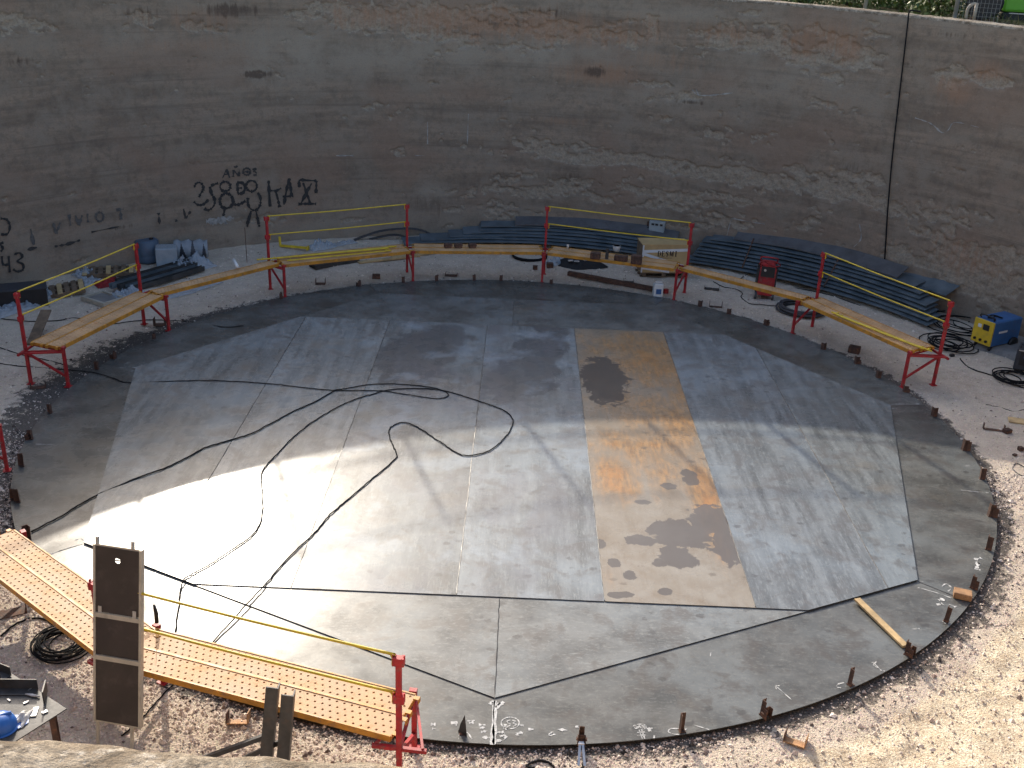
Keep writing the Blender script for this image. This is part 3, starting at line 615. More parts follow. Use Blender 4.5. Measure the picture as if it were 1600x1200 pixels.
# chalk and paint marks on the plates
def fproj(z): return lambda p: (G(p[0], p[1], z), Vector((0, 0, 1)))
zb = Zm(640, 900, 3.3333); zr = Zm(1080, 840, 3.077); zl = Zm(0, 500, 3.157); zc = Zm(1300, 560, 3.0)
ribbon([zb((437, 648), (434, 760), (430, 878)), zb((446, 648), (444, 760), (441, 878))], 'painted_seam', 'chalk', floor, .035, fproj(.003), .3)
ribbon([zb((452, 660), (470, 668)), zb((462, 690), (458, 680), (490, 655)), zb((420, 670), (428, 655)), zb((455, 815), (490, 815), (495, 850), (455, 858)), zb((470, 835), (492, 832))], 'chalk_mark', 'chalk', floor, .03, fproj(.003), .5)
ribbon([zb((110, 772), (135, 772)), zb((118, 795), (140, 797)), zb((215, 765), (250, 762)), zb((232, 775), (246, 775)), zb((300, 755), (340, 752)), zb((310, 765), (335, 762)), zb((360, 775), (395, 775)), zb((365, 790), (392, 788)), zb((372, 812), (408, 806)), zb((378, 840), (420, 842)), zb((500, 772), (495, 790), (520, 796)), zb((575, 776), (595, 778)), zb((618, 798), (645, 798)), zb((560, 830), (568, 814), (590, 818)), zb((730, 818), (735, 828), (742, 816), (752, 828)), zb((770, 798), (822, 803)), zb((865, 780), (880, 790)), zb((1235, 795), (1265, 792)), zb((1240, 802), (1258, 803))], 'chalk_mark', 'chalk', floor, .026, fproj(.003), .5)
ribbon([zb(*circ(524, 765, 47, 30)), zb((525, 750), (508, 755), (512, 765), (524, 770), (518, 782), (504, 782)), zb((535, 752), (552, 754), (540, 766), (556, 772), (538, 784)), zb((255, 850), (265, 815), (300, 815), (325, 850)), zb((1165, 790), (1175, 780), (1185, 785)), zb(*circ(1178, 787, 8, 7)), zb((1192, 792), (1198, 778), (1204, 792)), zb((1206, 780), (1218, 780)), zb((1212, 780), (1211, 793)), zb(*circ(1226, 786, 6, 7)), zb((1165, 790), (1175, 775), (1220, 772), (1230, 790)), zb((1195, 800), (1213, 850)), zb((1208, 798), (1225, 848)), zb((1185, 815), (1225, 812)), zb((1185, 830), (1228, 828)), zb((1405, 795), (1360, 795), (1348, 810), (1370, 822), (1405, 825)), zb((1430, 800), (1445, 795)), zb((1275, 830), (1272, 845)), zb((1480, 775), (1560, 800)),
        zr((405, 712), (440, 742), (483, 780)), zr((405, 712), (425, 712)), zr((405, 712), (410, 730)), zr((95, 550), (92, 570)), zr((868, 600), (892, 598), (876, 612), (930, 642)), zr((880, 605), (915, 640)), zr((735, 697), (705, 705), (700, 718), (720, 722)), zr((1060, 440), (1098, 438)), zr((1205, 235), (1225, 222), (1250, 240), (1235, 258)), zr((1090, 240), (1180, 265), (1250, 290)), zr((965, 218), (978, 215)), zr((1100, 210), (1118, 212)), zr((1205, 400), (1225, 415)),
        zc((275, 215), (330, 214), (410, 213)), zc((605, 617), (680, 625), (735, 630)), zc((625, 505), (650, 500)), zc((280, 234), (305, 236)), zc((600, 372), (610, 374)),
        zl((590, 235), (640, 232), (680, 238)), zl((615, 215), (640, 208)), zl((695, 222), (715, 222)), zl((635, 253), (665, 250)), zl((175, 612), (268, 614)), zl((370, 1085), (400, 1078), (412, 1088)), zl((185, 1135), (205, 1130)), zl((222, 1165), (320, 1130), (425, 1098))], 'chalk_mark', 'chalk', floor, .010, fproj(.003), .5)
ribbon([zr((1362, 105), (1395, 98)), zr((1370, 115), (1392, 130)), zr((1362, 148), (1390, 155)), zr((1380, 120), (1372, 150)), zr((1190, 300), (1215, 295)), zr((1180, 322), (1210, 318)), zr((1240, 320), (1272, 334)), zr((225, 362), (278, 366)), zr((235, 370), (270, 374))], 'chalk_smear', 'chalk', floor, .035, fproj(.004), .6)
def bead(p, q, z):
    n = max(4, int((Vector(q)-Vector(p)).length*9)); pts = [Vector((p[0]+(q[0]-p[0])*k/n+random.gauss(0, .0025), p[1]+(q[1]-p[1])*k/n+random.gauss(0, .0025), z+random.gauss(0, .001))) for k in range(n+1)]
    MB().tube(pts, [.0045+.003*random.random() for _ in pts], 5).build('weld_bead', 'darksteel', floor)
for i_ in range(1, 7):
    pl = clip(clip(POLY, 0, -1, 5.06), 0, 1, 4.40); ys = []
    for j_ in range(len(pl)):
        p_, q_ = pl[j_], pl[(j_+1) % len(pl)]
        if (p_[0]-SEAM[i_])*(q_[0]-SEAM[i_]) < 0: ys.append(p_[1]+(q_[1]-p_[1])*(SEAM[i_]-p_[0])/(q_[0]-p_[0]))
    bead((SEAM[i_], min(ys)+.02), (SEAM[i_], max(ys)-.02), .026)
bead((0, -5.1), (0, -6.78), .013)
# radial joints between rim plates: narrow dark weld lines
for a in VA:
    if abs(a+90) < 1: continue
    c, s = math.cos(R(a)), math.sin(R(a))
    MB().beam((6.85*c, 6.85*s, .0005), (7.49*c, 7.49*s, .0005), .012, .005).build('weld_seam', 'darksteel', floor)

# ================================================================== TRESTLES, PLANKS, RAILS
TR_AZ = {'F': 16.6, 'E': 39.5, 'D': 61.6, 'C': 85.2, 'B': 108.0, 'A': 130.9, 'H': 152.9, 'G': 175.3, 'J': 198.2, 'K': 222.1, 'L': 242.5, 'I': 264.2}
RI, RO, RM = 7.60, 8.27, 7.93
def make_trestle(label):
    t = thing('scaffold_trestle', label, 'trestle', group='red trestles carrying the scaffold planks')
    xi, xo = RI-RM, RO-RM
    MB().beam((xi, 0, 0.01), (xi, 0, .69), .05, .05).build('inner_leg', 'red', t, bevel=.004)
    MB().beam((xo, 0, 0.01), (xo, 0, 1.64), .05, .05).build('guard_post', 'red', t, bevel=.004)
    for x in (xi, xo): MB().box((x, 0, .008), (.11, .11, .012)).build('foot_plate', 'red', t)
    for s in (-1, 1):
        MB().beam((xi+.01, s*.02, .645), (xo, s*.215, .645), .024, .028).build('plank_bar', 'red', t)
    MB().beam((xi+.025, 0, .665), (xo-.025, 0, .60), .03, .03).build('cross_beam', 'red', t)
    MB().beam((xo, -.25, .627), (xo, .25, .627), .036, .036).build('tee_bar', 'red', t)
    MB().beam((xo-.02, 0, .57), (xi+.02, 0, .20), .035, .035).build('brace', 'red', t)
    MB().beam((xi, -.012, .69), (xi, -.012, .735), .075, .055).build('leg_cap', 'red', t)
    for z in (1.195, 1.605):
        m = MB()
        for s in (-1, 1): m.box((xo, s*.038, z), (.062, .028, .085)); m.box((xo, s*.049, z+.04), (.018, .010, .045))
        m.box((xo, 0, z), (.058, .054, .075)); m.build('rail_socket', 'red', t)
    return t
proto = None
TL = {'F': 'red scaffold trestle with guard post at the right end, beside the coiled cables', 'E': 'red scaffold trestle with guard post standing over the hose ring near the red welder',
      'D': 'red scaffold trestle with guard post just in front of the lettered crate', 'C': 'red scaffold trestle with guard post seen edge-on beside the black rubber heap',
      'B': 'red scaffold trestle with guard post, right end of the railed bay under the graffiti', 'A': 'red scaffold trestle with guard post, left end of the railed bay under the graffiti',
      'H': 'red scaffold trestle with guard post beside the plastic-wrapped steel bundle', 'G': 'red scaffold trestle with guard post at the far left, by the loose board',
      'J': 'red scaffold trestle cut by the left picture edge, only a leg showing', 'K': 'red scaffold trestle whose tip shows at the top of the lit planks on the left',
      'L': 'red scaffold trestle hidden behind the brown upright deck, tip holding a black handle', 'I': 'red scaffold trestle with guard post nearest the camera, sunlit'}
TR = {}
for k, az in TR_AZ.items():
    if proto is None: proto = make_trestle(TL[k]); o = proto
    else: o = copy_tree(proto)
    a = R(az); o.location = (RM*math.cos(a), RM*math.sin(a), GZ); o.rotation_euler = (0, 0, a); o['label'] = TL[k]; TR[k] = a
def tpt(k, frac, z):         # a point across trestle k: 0 inner leg .. 1 outer post
    r = RI+(RO-RI)*frac; a = TR[k]; return Vector((r*math.cos(a), r*math.sin(a), z+GZ))

PL = 2.93
def plank_meshes():
    d = MB(); nx, ny = 38, 4; L, W = PL, .285; cx, cy = L/nx, W/ny; r = .0125
    for j in range(ny):
        off = (j % 2)*cx/2
        for i in range(nx-(1 if j % 2 else 0)):
            x0 = -L/2+i*cx+off; y0 = -W/2+j*cy; mx, my = x0+cx/2, y0+cy/2
            sq = [(x0+cx, my), (x0+cx, y0+cy), (mx, y0+cy), (x0, y0+cy), (x0, my), (x0, y0), (mx, y0), (x0+cx, y0)]
            vs = [(x, y, 0) for x, y in sq]+[(mx+r*math.cos(k*math.pi/4), my+r*math.sin(k*math.pi/4), 0) for k in range(8)]+[(mx+r*.95*math.cos(k*math.pi/4), my+r*.95*math.sin(k*math.pi/4), -.045) for k in range(8)]
            d.add(vs, [(k, (k+1) % 8, 8+(k+1) % 8, 8+k) for k in range(8)]+[(8+k, 8+(k+1) % 8, 16+(k+1) % 8, 16+k) for k in range(8)]+[tuple(range(16, 24))])
        if j % 2:
            for x0 in (-L/2, L/2-cx/2): y0 = -W/2+j*cy; d.add([(x0, y0, 0), (x0+cx/2, y0, 0), (x0+cx/2, y0+cy, 0), (x0, y0+cy, 0)], [(0, 1, 2, 3)])
    deck = d.mesh('deck', 'deck')
    rails = []
    for s in (-1, 1):
        m = MB(); y = s*(W/2+.0085)
        m.box((0, y, -.028), (L, .005, .066)); m.box((0, y-s*.006, .0045), (L, .016, .005)); m.box((0, y-s*.012, -.059), (L, .025, .005)); rails.append(m.mesh('side_rail', 'orange'))
    ends = []
    for s in (-1, 1):
        m = MB(); m.box((s*(L/2+.004), 0, -.025), (.006, W+.01, .052))
        for y in (-.1, .1): m.box((s*(L/2+.03), y, .005), (.055, .05, .008)); m.box((s*(L/2+.055), y, -.018), (.008, .05, .05))
        ends.append(m.mesh('end_hook', 'orange'))
    return deck, rails, ends
DECK, RAILS, ENDS = plank_meshes()
def plank(k0, k1, frac, label, group='perforated orange scaffold planks', dz=0.0, slide=0.0):
    p, q = tpt(k0, frac, .725+dz), tpt(k1, frac, .725+dz); mid = (p+q)/2; d = (q-p); a = math.atan2(d.y, d.x)
    mid += d.normalized()*slide
    t = thing('scaffold_plank', label, 'plank', mid, a, group)
    link('deck', DECK, t)
    for m in RAILS: link('side_rail', m, t)
    for m in ENDS: link('end_hook', m, t)
    return t
bays = [('F', 'E', 'the railed bay before the right sheet stack', 2), ('D', 'C', 'the railed bay before the lettered crate', 2), ('B', 'A', 'the railed bay under the graffiti', 2), ('H', 'G', 'the railed bay at far left', 2), ('L', 'K', 'the bare bay at lower left', 2), ('I', 'L', 'the sunlit bay nearest the camera', 2), ('C', 'B', 'the bare bay before the left sheet stack', 2), ('K', 'J', 'the bay cut by the left picture edge', 1), ('E', 'D', 'the bare bay in front of the red welder', 1), ('A', 'H', 'the bare bay beside the wrapped steel bundle', 1)]
for k0, k1, nm, cnt in bays:
    if cnt == 2:
        plank(k0, k1, .30, 'perforated orange plank, inner of two in '+nm); plank(k0, k1, .76, 'perforated orange plank, outer of two in '+nm)
    else: plank(k0, k1, .5 if k0 != 'K' else .6, 'single perforated orange steel plank in '+nm)
def rail_mesh(L):
    m = MB(); pts = spline([(0, 0, -.10), (0, 0, -.02), (.03, 0, .012), (.10, 0, .014), (L/2, 0, .0), (L-.10, 0, .014), (L-.03, 0, .012), (L, 0, -.02), (L, 0, -.10)], 3); m.tube(pts, .0135, 7); return m.mesh('guard_rail', 'yellow', True)
def guard_rail(k0, k1, z, label):
    p, q = tpt(k0, 1, z), tpt(k1, 1, z); d = q-p; d.z = 0; a = math.atan2(d.y, d.x); u = d.normalized()*.055
    tag(link('guard_rail', rail_mesh(d.length-.11), None, p+u, (0, 0, a)), label, 'guard rail', 'yellow guard rails on the trestle posts')
for k0, k1, nm in [('F', 'E', 'above the right-hand railed bay'), ('D', 'C', 'in front of the lettered crate'), ('B', 'A', 'under the graffiti'), ('H', 'G', 'over the far left bay'), ('I', 'L', 'over the sunlit bay nearest the camera')]:
    guard_rail(k0, k1, 1.645, 'yellow tubular guard rail, upper of two '+nm); guard_rail(k0, k1, 1.235, 'yellow tubular guard rail, lower of two '+nm)
# ================================================================== LOOSE THINGS
def gz(x, y): return float(gheight(np.array(x), np.array(y)))
def GG(px, py):                     # point on the real gravel surface
    p = G(px, py)
    for _ in range(3): p = G(px, py, gz(p.x, p.y))
    return p
FZ = .028                           # top of the strip plates
def cable(px_pts, r, label, cat='cable', name='cable', mat='cable', on='floor', n=6, group=None):
    P = []
    for (x, y) in px_pts:
        p = G(x, y, 0)
        rr_ = math.hypot(p.x, p.y)
        z = (FZ if rr_ < 6.3 else .004) if rr_ < 7.47 else gz(p.x, p.y)
        q = G(x, y, z+r); P.append(q)
    P = spline(P, 7)
    P = [p+Vector((random.gauss(0, .004), random.gauss(0, .004), abs(random.gauss(0, .002)))) for p in P]
    return tag(MB().tube(P, r, n).build(name, mat, None, True), label, cat, group)
c7 = lambda *q: [(300+x/2.5, 480+y/2.5) for x, y in q]
cable([(0, 568), (30, 572), (95, 577), (150, 583), (180, 592), (205, 598)]+c7((0, 287), (130, 288), (280, 297), (360, 305), (540, 324), (700, 326), (760, 329), (870, 346), (960, 357), (1000, 346), (985, 327), (920, 311), (800, 300), (690, 303), (600, 318), (556, 324)), .0085, 'black cable looping back on itself across the top of the steel floor')
cable(c7((556, 326), (480, 370), (400, 405), (240, 490), (140, 522), (50, 550), (0, 577))+[(266, 728), (222, 744), (158, 771), (120, 791), (95, 807), (49, 831)], .0105, 'thick black cable running down to the clip at the floor\'s left rim')
cable(c7((690, 345), (760, 325), (840, 318), (940, 320), (1010, 332), (1100, 360), (1200, 395), (1246, 425), (1252, 460), (1212, 520), (1150, 565), (1070, 580), (1020, 560), (960, 520), (880, 468), (830, 450), (790, 460), (770, 480), (775, 515), (790, 550), (799, 572), (795, 590), (740, 640), (680, 690), (610, 750), (540, 810), (480, 880), (370, 985), (280, 1090))+[(380, 950), (333, 1003), (300, 1040), (262, 1078), (228, 1115), (190, 1150)], .009, 'long black cable with a wide double bend in the middle of the floor')
cable(c7((690, 342), (600, 375), (500, 430), (410, 495), (340, 565), (285, 625), (270, 665), (277, 740), (270, 830), (235, 890), (160, 945), (60, 1010), (0, 1043))+[(287, 906), (281, 930), (274, 985), (262, 1010)], .009, 'thin black cable snaking through the sun glare to the nearest planks')
cable([(1262, 622), (1262, 640), (1275, 655)], .003, 'x') if False else None
cable([(0, 498), (45, 502), (90, 501), (120, 497), (170, 506), (230, 500), (300, 503), (350, 511), (380, 509)], .010, 'thin dark cable lying on gravel under the far left planks')
cable([(0, 543), (35, 555), (70, 562), (100, 570)], .009, 'short thin cable on gravel between the far left trestle legs')
cable([(1115, 440), (1130, 448), (1150, 452), (1160, 458), (1158, 464), (1170, 474), (1190, 476), (1212, 478)], .010, 'thin cable wandering over gravel in front of the red welder')
cable([(1155, 438), (1165, 430), (1180, 428)], .009, 'short cable curl at the left of the red welder')
cable([(1200, 446), (1225, 448), (1260, 453), (1300, 462), (1345, 478)], .010, 'thin cable from the red welder along the foot of the sheets')
cable([(1500, 560), (1508, 570), (1520, 577), (1545, 585), (1560, 590), (1580, 600), (1600, 606)], .012, 'black cable trailing over gravel toward the right picture edge')
cable([(1540, 632), (1560, 636), (1585, 643), (1600, 640)], .006, 'thin wire lying on gravel at the right picture edge')
cable([(1600, 730), (1588, 724), (1583, 733), (1592, 741), (1600, 744)], .008, 'pale wire loop on gravel by the right picture edge', mat='hose_grey')
cable([(835, 1200), (822, 1197), (840, 1189), (858, 1192), (866, 1200)], .012, 'black cable loop on gravel at the bottom edge of the picture')
cable([(910, 1178), (913, 1188), (910, 1200), (905, 1210)], .012, 'black welding lead hanging from the earth clamp')
cable([(0, 995), (20, 978), (45, 967), (70, 968), (85, 978)], .012, 'cable running from the left edge into the cable coil')
cable([(1372, 590), (1378, 594)], .004, 'x') if False else None
def coil(px, py, rx, turns, r, label, spread=.06, name='cable_coil', mat='cable', cat='cable coil', z0=None, flat=1.0, height=.05):
    c = GG(px, py); P = []
    for k in range(turns*18):
        a = 2*math.pi*k/18+.4; t = k/18
        q = rx*(1+spread*math.sin(t*2.3)+spread*.8*math.sin(t*5.1+1))*(1-.0)
        P.append(Vector((c.x+q*math.cos(a)+spread*rx*.5*math.sin(t*1.7), c.y+q*flat*math.sin(a)+spread*rx*.5*math.cos(t*3.1), c.z+r+height*(.5+.5*math.sin(t*1.3+a*.2)))))
    return tag(MB().tube(P, r, 6).build(name, mat, None, True), label, cat)
coil(98, 1008, .25, 15, .0085, 'tangled coil of thin black wire on gravel beside the lit planks', .22, height=.07)
coil(827, 402, .42, 4, .018, 'small ring of black hose on gravel left of the rubber heap', .05, 'hose_ring', 'cable', 'hose')
coil(1250, 486, .44, 9, .022, 'dark ring of hose under the trestle near the red welder', .10, 'hose_ring', 'hose_grey', 'hose', height=.10)
coil(1582, 592, .30, 6, .012, 'loose black cable coil on gravel near the right picture edge', .30, height=.05)
coil(1482, 540, .34, 9, .012, 'heap of black cable behind the right-hand guard post', .34, height=.10)
coil(1505, 512, .5, 7, .012, 'tangle of black cable between the sheet stack and blue welder', .38, height=.12)
# cable hanging down the wall
P = []
for (x, y) in [(1421, 21), (1419, 40), (1412, 100), (1405, 160), (1398, 220), (1393, 270), (1388, 330), (1385, 380), (1383, 412)]:
    az, z, t = UW(x, y); P.append(WP(az, z, .035))
P = [P[0]+Vector((.35, .3, .03))]+[P[0]+Vector((.05, .05, .06))]+P
tag(MB().tube(spline(P, 5), .017, 6).build('hanging_cable', 'cable', None, True), 'black cable hanging straight down the concrete wall on the right', 'cable')
# ---- upright clips round the rim of the floor -----------------------
CL = [(723, 1146, .20, 1), (909, 1158, .17, 2), (1066, 1143, .215, 0), (1195, 1120, .20, 2), (1329, 1070, .22, 0), (1417, 1022, .19, 2), (1478, 970, .21, 0), (1519, 918, .19, 0), (1529, 922, .13, 0), (1543, 858, .20, 0), (1546, 806, .19, 0), (1556, 808, .15, 0), (1533, 748, .19, 0), (1505, 703, .19, 0), (1512, 704, .16, 3), (1458, 650, .17, 0), (1414, 612, .12, 2), (1371, 590, .14, 0), (1337, 568, .15, 2), (1286, 546, .14, 0), (1196, 508, .13, 2), (1142, 489, .12, 0), (1095, 478, .14, 0), (862, 441, .10, 0), (783, 437, .14, 0), (741, 437, .14, 0), (682, 438, .14, 0), (628, 438, .14, 0), (558, 444, .14, 2), (430, 462, .14, 0), (232, 527, .10, 0), (178, 560, .13, 2), (150, 577, .14, 0), (79, 645, .14, 0), (49, 686, .14, 2), (35, 728, .19, 0), (29, 784, .18, 0), (22, 780, .15, 0), (44, 842, .20, 0), (79, 892, .12, 0)]
def ang(c): p = G(c[0], c[1], 0); return (math.degrees(math.atan2(p.y, p.x))+91+3600) % 360
CL.sort(key=ang)
seq = CL[1:]+CL[:1] if ang(CL[0]) > 300 else CL
for i, (px, py, h, kind) in enumerate(CL):
    p = G(px, py, 0.0); a = math.atan2(p.y, p.x)
    rr_ = min(math.hypot(p.x, p.y), 7.455); p = Vector((rr_*math.cos(a), rr_*math.sin(a), 0.001))
    if i < 20: lab = 'rusty upright steel clip on the floor rim, %s counter-clockwise from the white-painted seam' % ordinal(i)
    else: lab = 'rusty upright steel clip on the floor rim, %s clockwise from the white-painted seam' % ordinal(len(CL)-1-i)
    t = thing('rim_clip', lab, 'clip', p, a+random.uniform(-.3, .3), 'upright clips round the steel floor')
    t.rotation_euler = (random.uniform(-.06, .06), random.uniform(-.06, .06), t.rotation_euler[2])
    wdt = .055 if py > 900 else .075
    if kind == 1:
        MB().add([(-.03, -.045, 0), (.03, .045, 0), (0, .01, .24), (-.02, -.03, .1), (-.02, -.05, 0), (.045, .045, 0), (.004, .012, .24)], [(0, 1, 2), (0, 2, 3), (4, 6, 5), (0, 4, 5, 1), (1, 5, 6, 2)]).build('upright', 'darksteel', t)
    else:
        MB().angle((-.02, -.03, 0), (-.02, -.03, h), wdt, .007, (1, 0, 0)).build('upright', 'rust', t)
    if kind == 2:
        MB().chan((.03, 0, .0), (.03, 0, h*.62), .085, .05, .008, (1, 0, 0)).build('channel_piece', 'rust', t)
        MB().box((.03, 0, h*.3), (.04, .11, .012)).build('wedge', 'rust', t)
    if kind == 3: MB().box((.04, 0, h*.4), (.035, .05, h*.8)).build('red_wedge', 'red', t)
    MB().box((0, 0, .004), (.06, .07, .006)).build('base_tab', 'rust', t)
# earth clamp by the seam
q = G(908, 1166, .06)
t = thing('earth_clamp', 'pale grey welding earth clamp gripping the rim clip at bottom centre', 'clamp', (q.x, q.y, -.0))
for s in (-1, 1): MB().sect((s*.012, .02, .10), (s*.03, -.20, .0), [(-.012, -.005), (.012, -.005), (.012, .005), (-.012, .005)]).build('jaw', 'zinc', t)
MB().tube([(-.03, .0, .085), (.03, .0, .085)], .014, 8).build('hinge', 'zinc', t)
# ---- loose steel pieces ----------------------------------------------
def bracket(px, py, label, rz, wx=.20, d=.14, h=.09, mat='tan_rust', tilt=0.0, floorz=None):
    p = GG(px, py) if floorz is None else G(px, py, floorz)
    t = thing('steel_channel', label, 'bracket', (p.x, p.y, p.z+.006), rz, 'short offcuts of steel channel'); t.rotation_euler = (tilt, 0, rz)
    MB().box((0, 0, .004), (wx, d, .009)).build('web', mat, t)
    for s in (-1, 1): MB().box((s*(wx/2-.004), 0, h/2+.009), (.009, d, h)).build('flange', 'rust' if s < 0 else mat, t)
    return t
bracket(372, 1128, 'rusty tan channel offcut lying open on gravel below the front planks', .05, .22, .15, .10, tilt=-.35)
bracket(1242, 1160, 'rusty tan channel offcut on the pale sand at bottom right', -.45, .22, .17, .09, tilt=-.3)
bracket(20, 958, 'dark rusty channel offcut on gravel under the lit left planks', .5, .30, .16, .15, 'rust')
bracket(60, 606, 'dark channel offcut beside the far left trestle leg', .35, .24, .12, .07, 'rust')
bracket(1552, 672, 'rusty U-shaped bracket on gravel at the right, ends up', -.2, .34, .07, .10, 'rust')
bracket(1118, 480, 'dark U-shaped bracket at the floor rim below the bare plank', -.15, .28, .10, .12, 'rust')
bracket(250, 508, 'dark box-shaped steel piece beside the trestle by the wrapped bundle', .1, .22, .16, .14, 'rust')
bracket(705, 431, 'rusty brown steel cleat at the far floor rim', .0, .28, .16, .05, 'rust')
bracket(501, 444, 'dark brown steel block at the floor rim below the graffiti bay', .1, .22, .16, .12, 'rust')
bracket(1112, 452, 'black tool-like steel piece on gravel under the bare plank', -.2, .34, .16, .06, 'darksteel')
bracket(982, 441, 'dark pulley-like steel piece on gravel left of the white bucket', -.1, .24, .12, .06, 'darksteel')
def rblock(px, py, label, d, rz, mat='rust', z=None, name='steel_block', cat='block', lift=0.0, group=None):
    p = GG(px, py) if z is None else G(px, py, z)
    t = thing(name, label, cat, (p.x, p.y, p.z+lift), rz, group)
    MB().box((0, 0, d[2]/2), d).build('body', mat, t, bevel=min(d)*.08)
    MB().box((0, -d[1]/2-.003, d[2]*.55), (d[0]*.86, .006, d[2]*.7)).build('face_plate', mat, t)
    return t
rblock(1503, 933, 'rust-orange rectangular steel block resting on the right floor rim', (.21, .14, .085), -.35, 'tan_rust', 0.003)
rblock(836, 421, 'tiny dark cube on gravel beside the edge-on trestle, left one', (.10, .10, .10), .2)
rblock(859, 418, 'dark cube on gravel just right of the edge-on trestle', (.16, .14, .12), .1)
rblock(1573, 676, 'small rusty lump beside the U-shaped bracket at right', (.13, .10, .07), .4)
rblock(1594, 704, 'small dark steel cube on gravel at the right picture edge', (.07, .08, .07), .2)
rblock(1585, 712, 'smallest rusty chip on gravel near the right picture edge', (.07, .05, .03), .6)
rblock(588, 435, 'small brown steel piece at the rim, right part of the graffiti bay', (.18, .12, .10), .1)
rblock(1487, 557, 'little black plug lying on gravel beside the right guard post', (.09, .06, .05), .4, 'black')
rblock(1334, 551, 'dark rusty block at the floor rim below the yellow bars', (.22, .16, .14), -.5)
# long dark bar along the far rim
a, b = GG(888, 430), GG(1020, 455)
tag(MB().chan(a+Vector((0, 0, .09)), b+Vector((0, 0, .09)), .14, -.08, .01).build('steel_bar', 'rust'), 'long dark rusty channel bar lying by the far floor rim', 'steel bar')
a, b = GG(488, 420), GG(556, 408)
tag(MB().chan(a+Vector((0, 0, .1)), b+Vector((0, 0, .1)), .34, -.08, .01).build('steel_bar', 'darksteel'), 'dark flat steel section on gravel under the graffiti bay', 'steel bar')
for (x0, y0, x1, y1, lb) in [(560, 412, 655, 401, 'pale timber board on gravel under the right half of the graffiti bay'), (612, 404, 680, 396, 'pale timber board lying behind the trestle right of the graffiti bay')]:
    a, b = GG(x0, y0), GG(x1, y1); tag(MB().beam(a+Vector((0, 0, .03)), b+Vector((0, 0, .03)), .14, .04).build('timber_board', 'wood', bevel=.004), lb, 'board', 'loose timber boards')
a, b = G(1339, 936, .045), G(1415, 1010, .03)
tag(MB().beam(a, b, .085, .03).build('timber_batten', 'wood', bevel=.003), 'pale wooden batten lying on the steel floor at lower right', 'batten')
a, b = GG(50, 540), GG(76, 511)
tag(MB().beam(a+Vector((0, 0, .03)), b+Vector((0, 0, .35)), .20, .025).build('timber_board', 'oldwood'), 'grey weathered board propped on the far left planks', 'board', 'loose timber boards')
a = GG(1592, 659); tag(MB().box((a.x, a.y, a.z+.015), (.34, .22, .02), -.3).build('timber_board', 'wood'), 'short tan board lying on gravel at the right picture edge', 'board', 'loose timber boards')
a, b = GG(1335, 492), GG(1346, 480)
# ---- rails lying on the planks ------------------------------------------
DZ = .725+GZ+.02
def lying(px0, py0, px1, py1, label, z=DZ, r=.016, bent=True):
    a, b = G(px0, py0, z+r), G(px1, py1, z+r); d = (b-a).normalized(); s = Vector((-d.y, d.x, 0))*.10
    pts = ([a+s*1.0, a+s*.3, a+d*.06]+[b-d*.06, b+s*.3, b+s*1.0]) if bent else [a, b]
    return tag(MB().tube(spline(pts, 4) if bent else pts, r, 7).build('loose_rail', 'yellow', None, True), label, 'guard rail', 'spare yellow rails laid on the planks')
lying(412, 405, 610, 386, 'spare yellow rail on the graffiti bay planks, rearmost')
lying(430, 403.5, 600, 388.5, 'spare yellow rail on the graffiti bay planks, middle one', DZ+.01)
lying(456, 406.5, 605, 392, 'spare yellow rail on the graffiti bay planks, nearest the floor')
lying(1305, 490, 1448, 546, 'spare yellow rail lying on the right-hand railed bay, with hooked ends')
lying(1312, 494, 1437, 543, 'second spare yellow rail touching the first on the right-hand bay', DZ+.012)
def prop(px, py, label, L, rz, tilt):
    p = GG(px, py); t = thing('yellow_bracket', label, 'bracket', (p.x, p.y, p.z+.02), rz)
    c = MB().beam((0, 0, .02), (L, 0, .02+tilt), .06, .05).build('arm', 'yellow', t)
    MB().beam((0, 0, .02), (-.02, .02, .24), .05, .05).build('upright', 'yellow', t); MB().box((L, 0, .02+tilt), (.03, .12, .10)).build('end_plate', 'yellow', t)
prop(438, 386, 'yellow steel bracket lying on gravel behind the graffiti bay', .75, -.25, .02)
prop(505, 412, 'small yellow steel bracket under the graffiti bay planks', .35, .3, .0)
# white tube, cups, small pieces standing on the planks
p = G(371, 417, .76); tag(MB().tube([p, p+Vector((-.16, .32, .05))], .035, 10).build('white_tube', 'white', None, True), 'short white tube lying across the bare plank by the wrapped bundle', 'tube')
p = GG(386, 410); tag(MB().tube([p, p+Vector((.0, 0, .85))], .008, 6).build('thin_rod', 'rust'), 'thin rod stuck upright in gravel left of the graffiti bay', 'rod')
for (x, y, d, lb, mt, nm, ct) in [(930, 404, (.22, .15, .15), 'rusty steel block on the crate bay planks, furthest left', 'rust', 'steel_block', 'block'), (994, 412, (.24, .14, .2), 'rusty steel block on the planks touching the crate', 'rust', 'steel_block', 'block'), (970, 407, (.30, .14, .12), 'rusty angle piece lying on the planks left of the crate', 'rust', 'steel_block', 'block'), (948, 404, (.07, .07, .24), 'upright grey pipe stub on the planks left of the crate', 'darksteel', 'pipe_stub', 'pipe')]:
    rblock(x, y, lb, d, -.25, mt, DZ-.01, nm, ct)
for (x, y, h, rr_, lb) in [(887, 388, .10, .03, 'small white cup on the planks near the edge-on trestle'), (963, 392, .13, .09, 'white plastic pot on the planks behind the rusty blocks')]:
    p = G(x, y, DZ-.015); t = thing('plastic_cup', lb, 'cup', p); MB().lathe([(rr_*.8, 0), (rr_, h*.9), (rr_, h)], 12).build('body', 'white', t, True); MB().lathe([(rr_*1.06, h*.92), (rr_*1.06, h)], 12).build('lip', 'white', t)
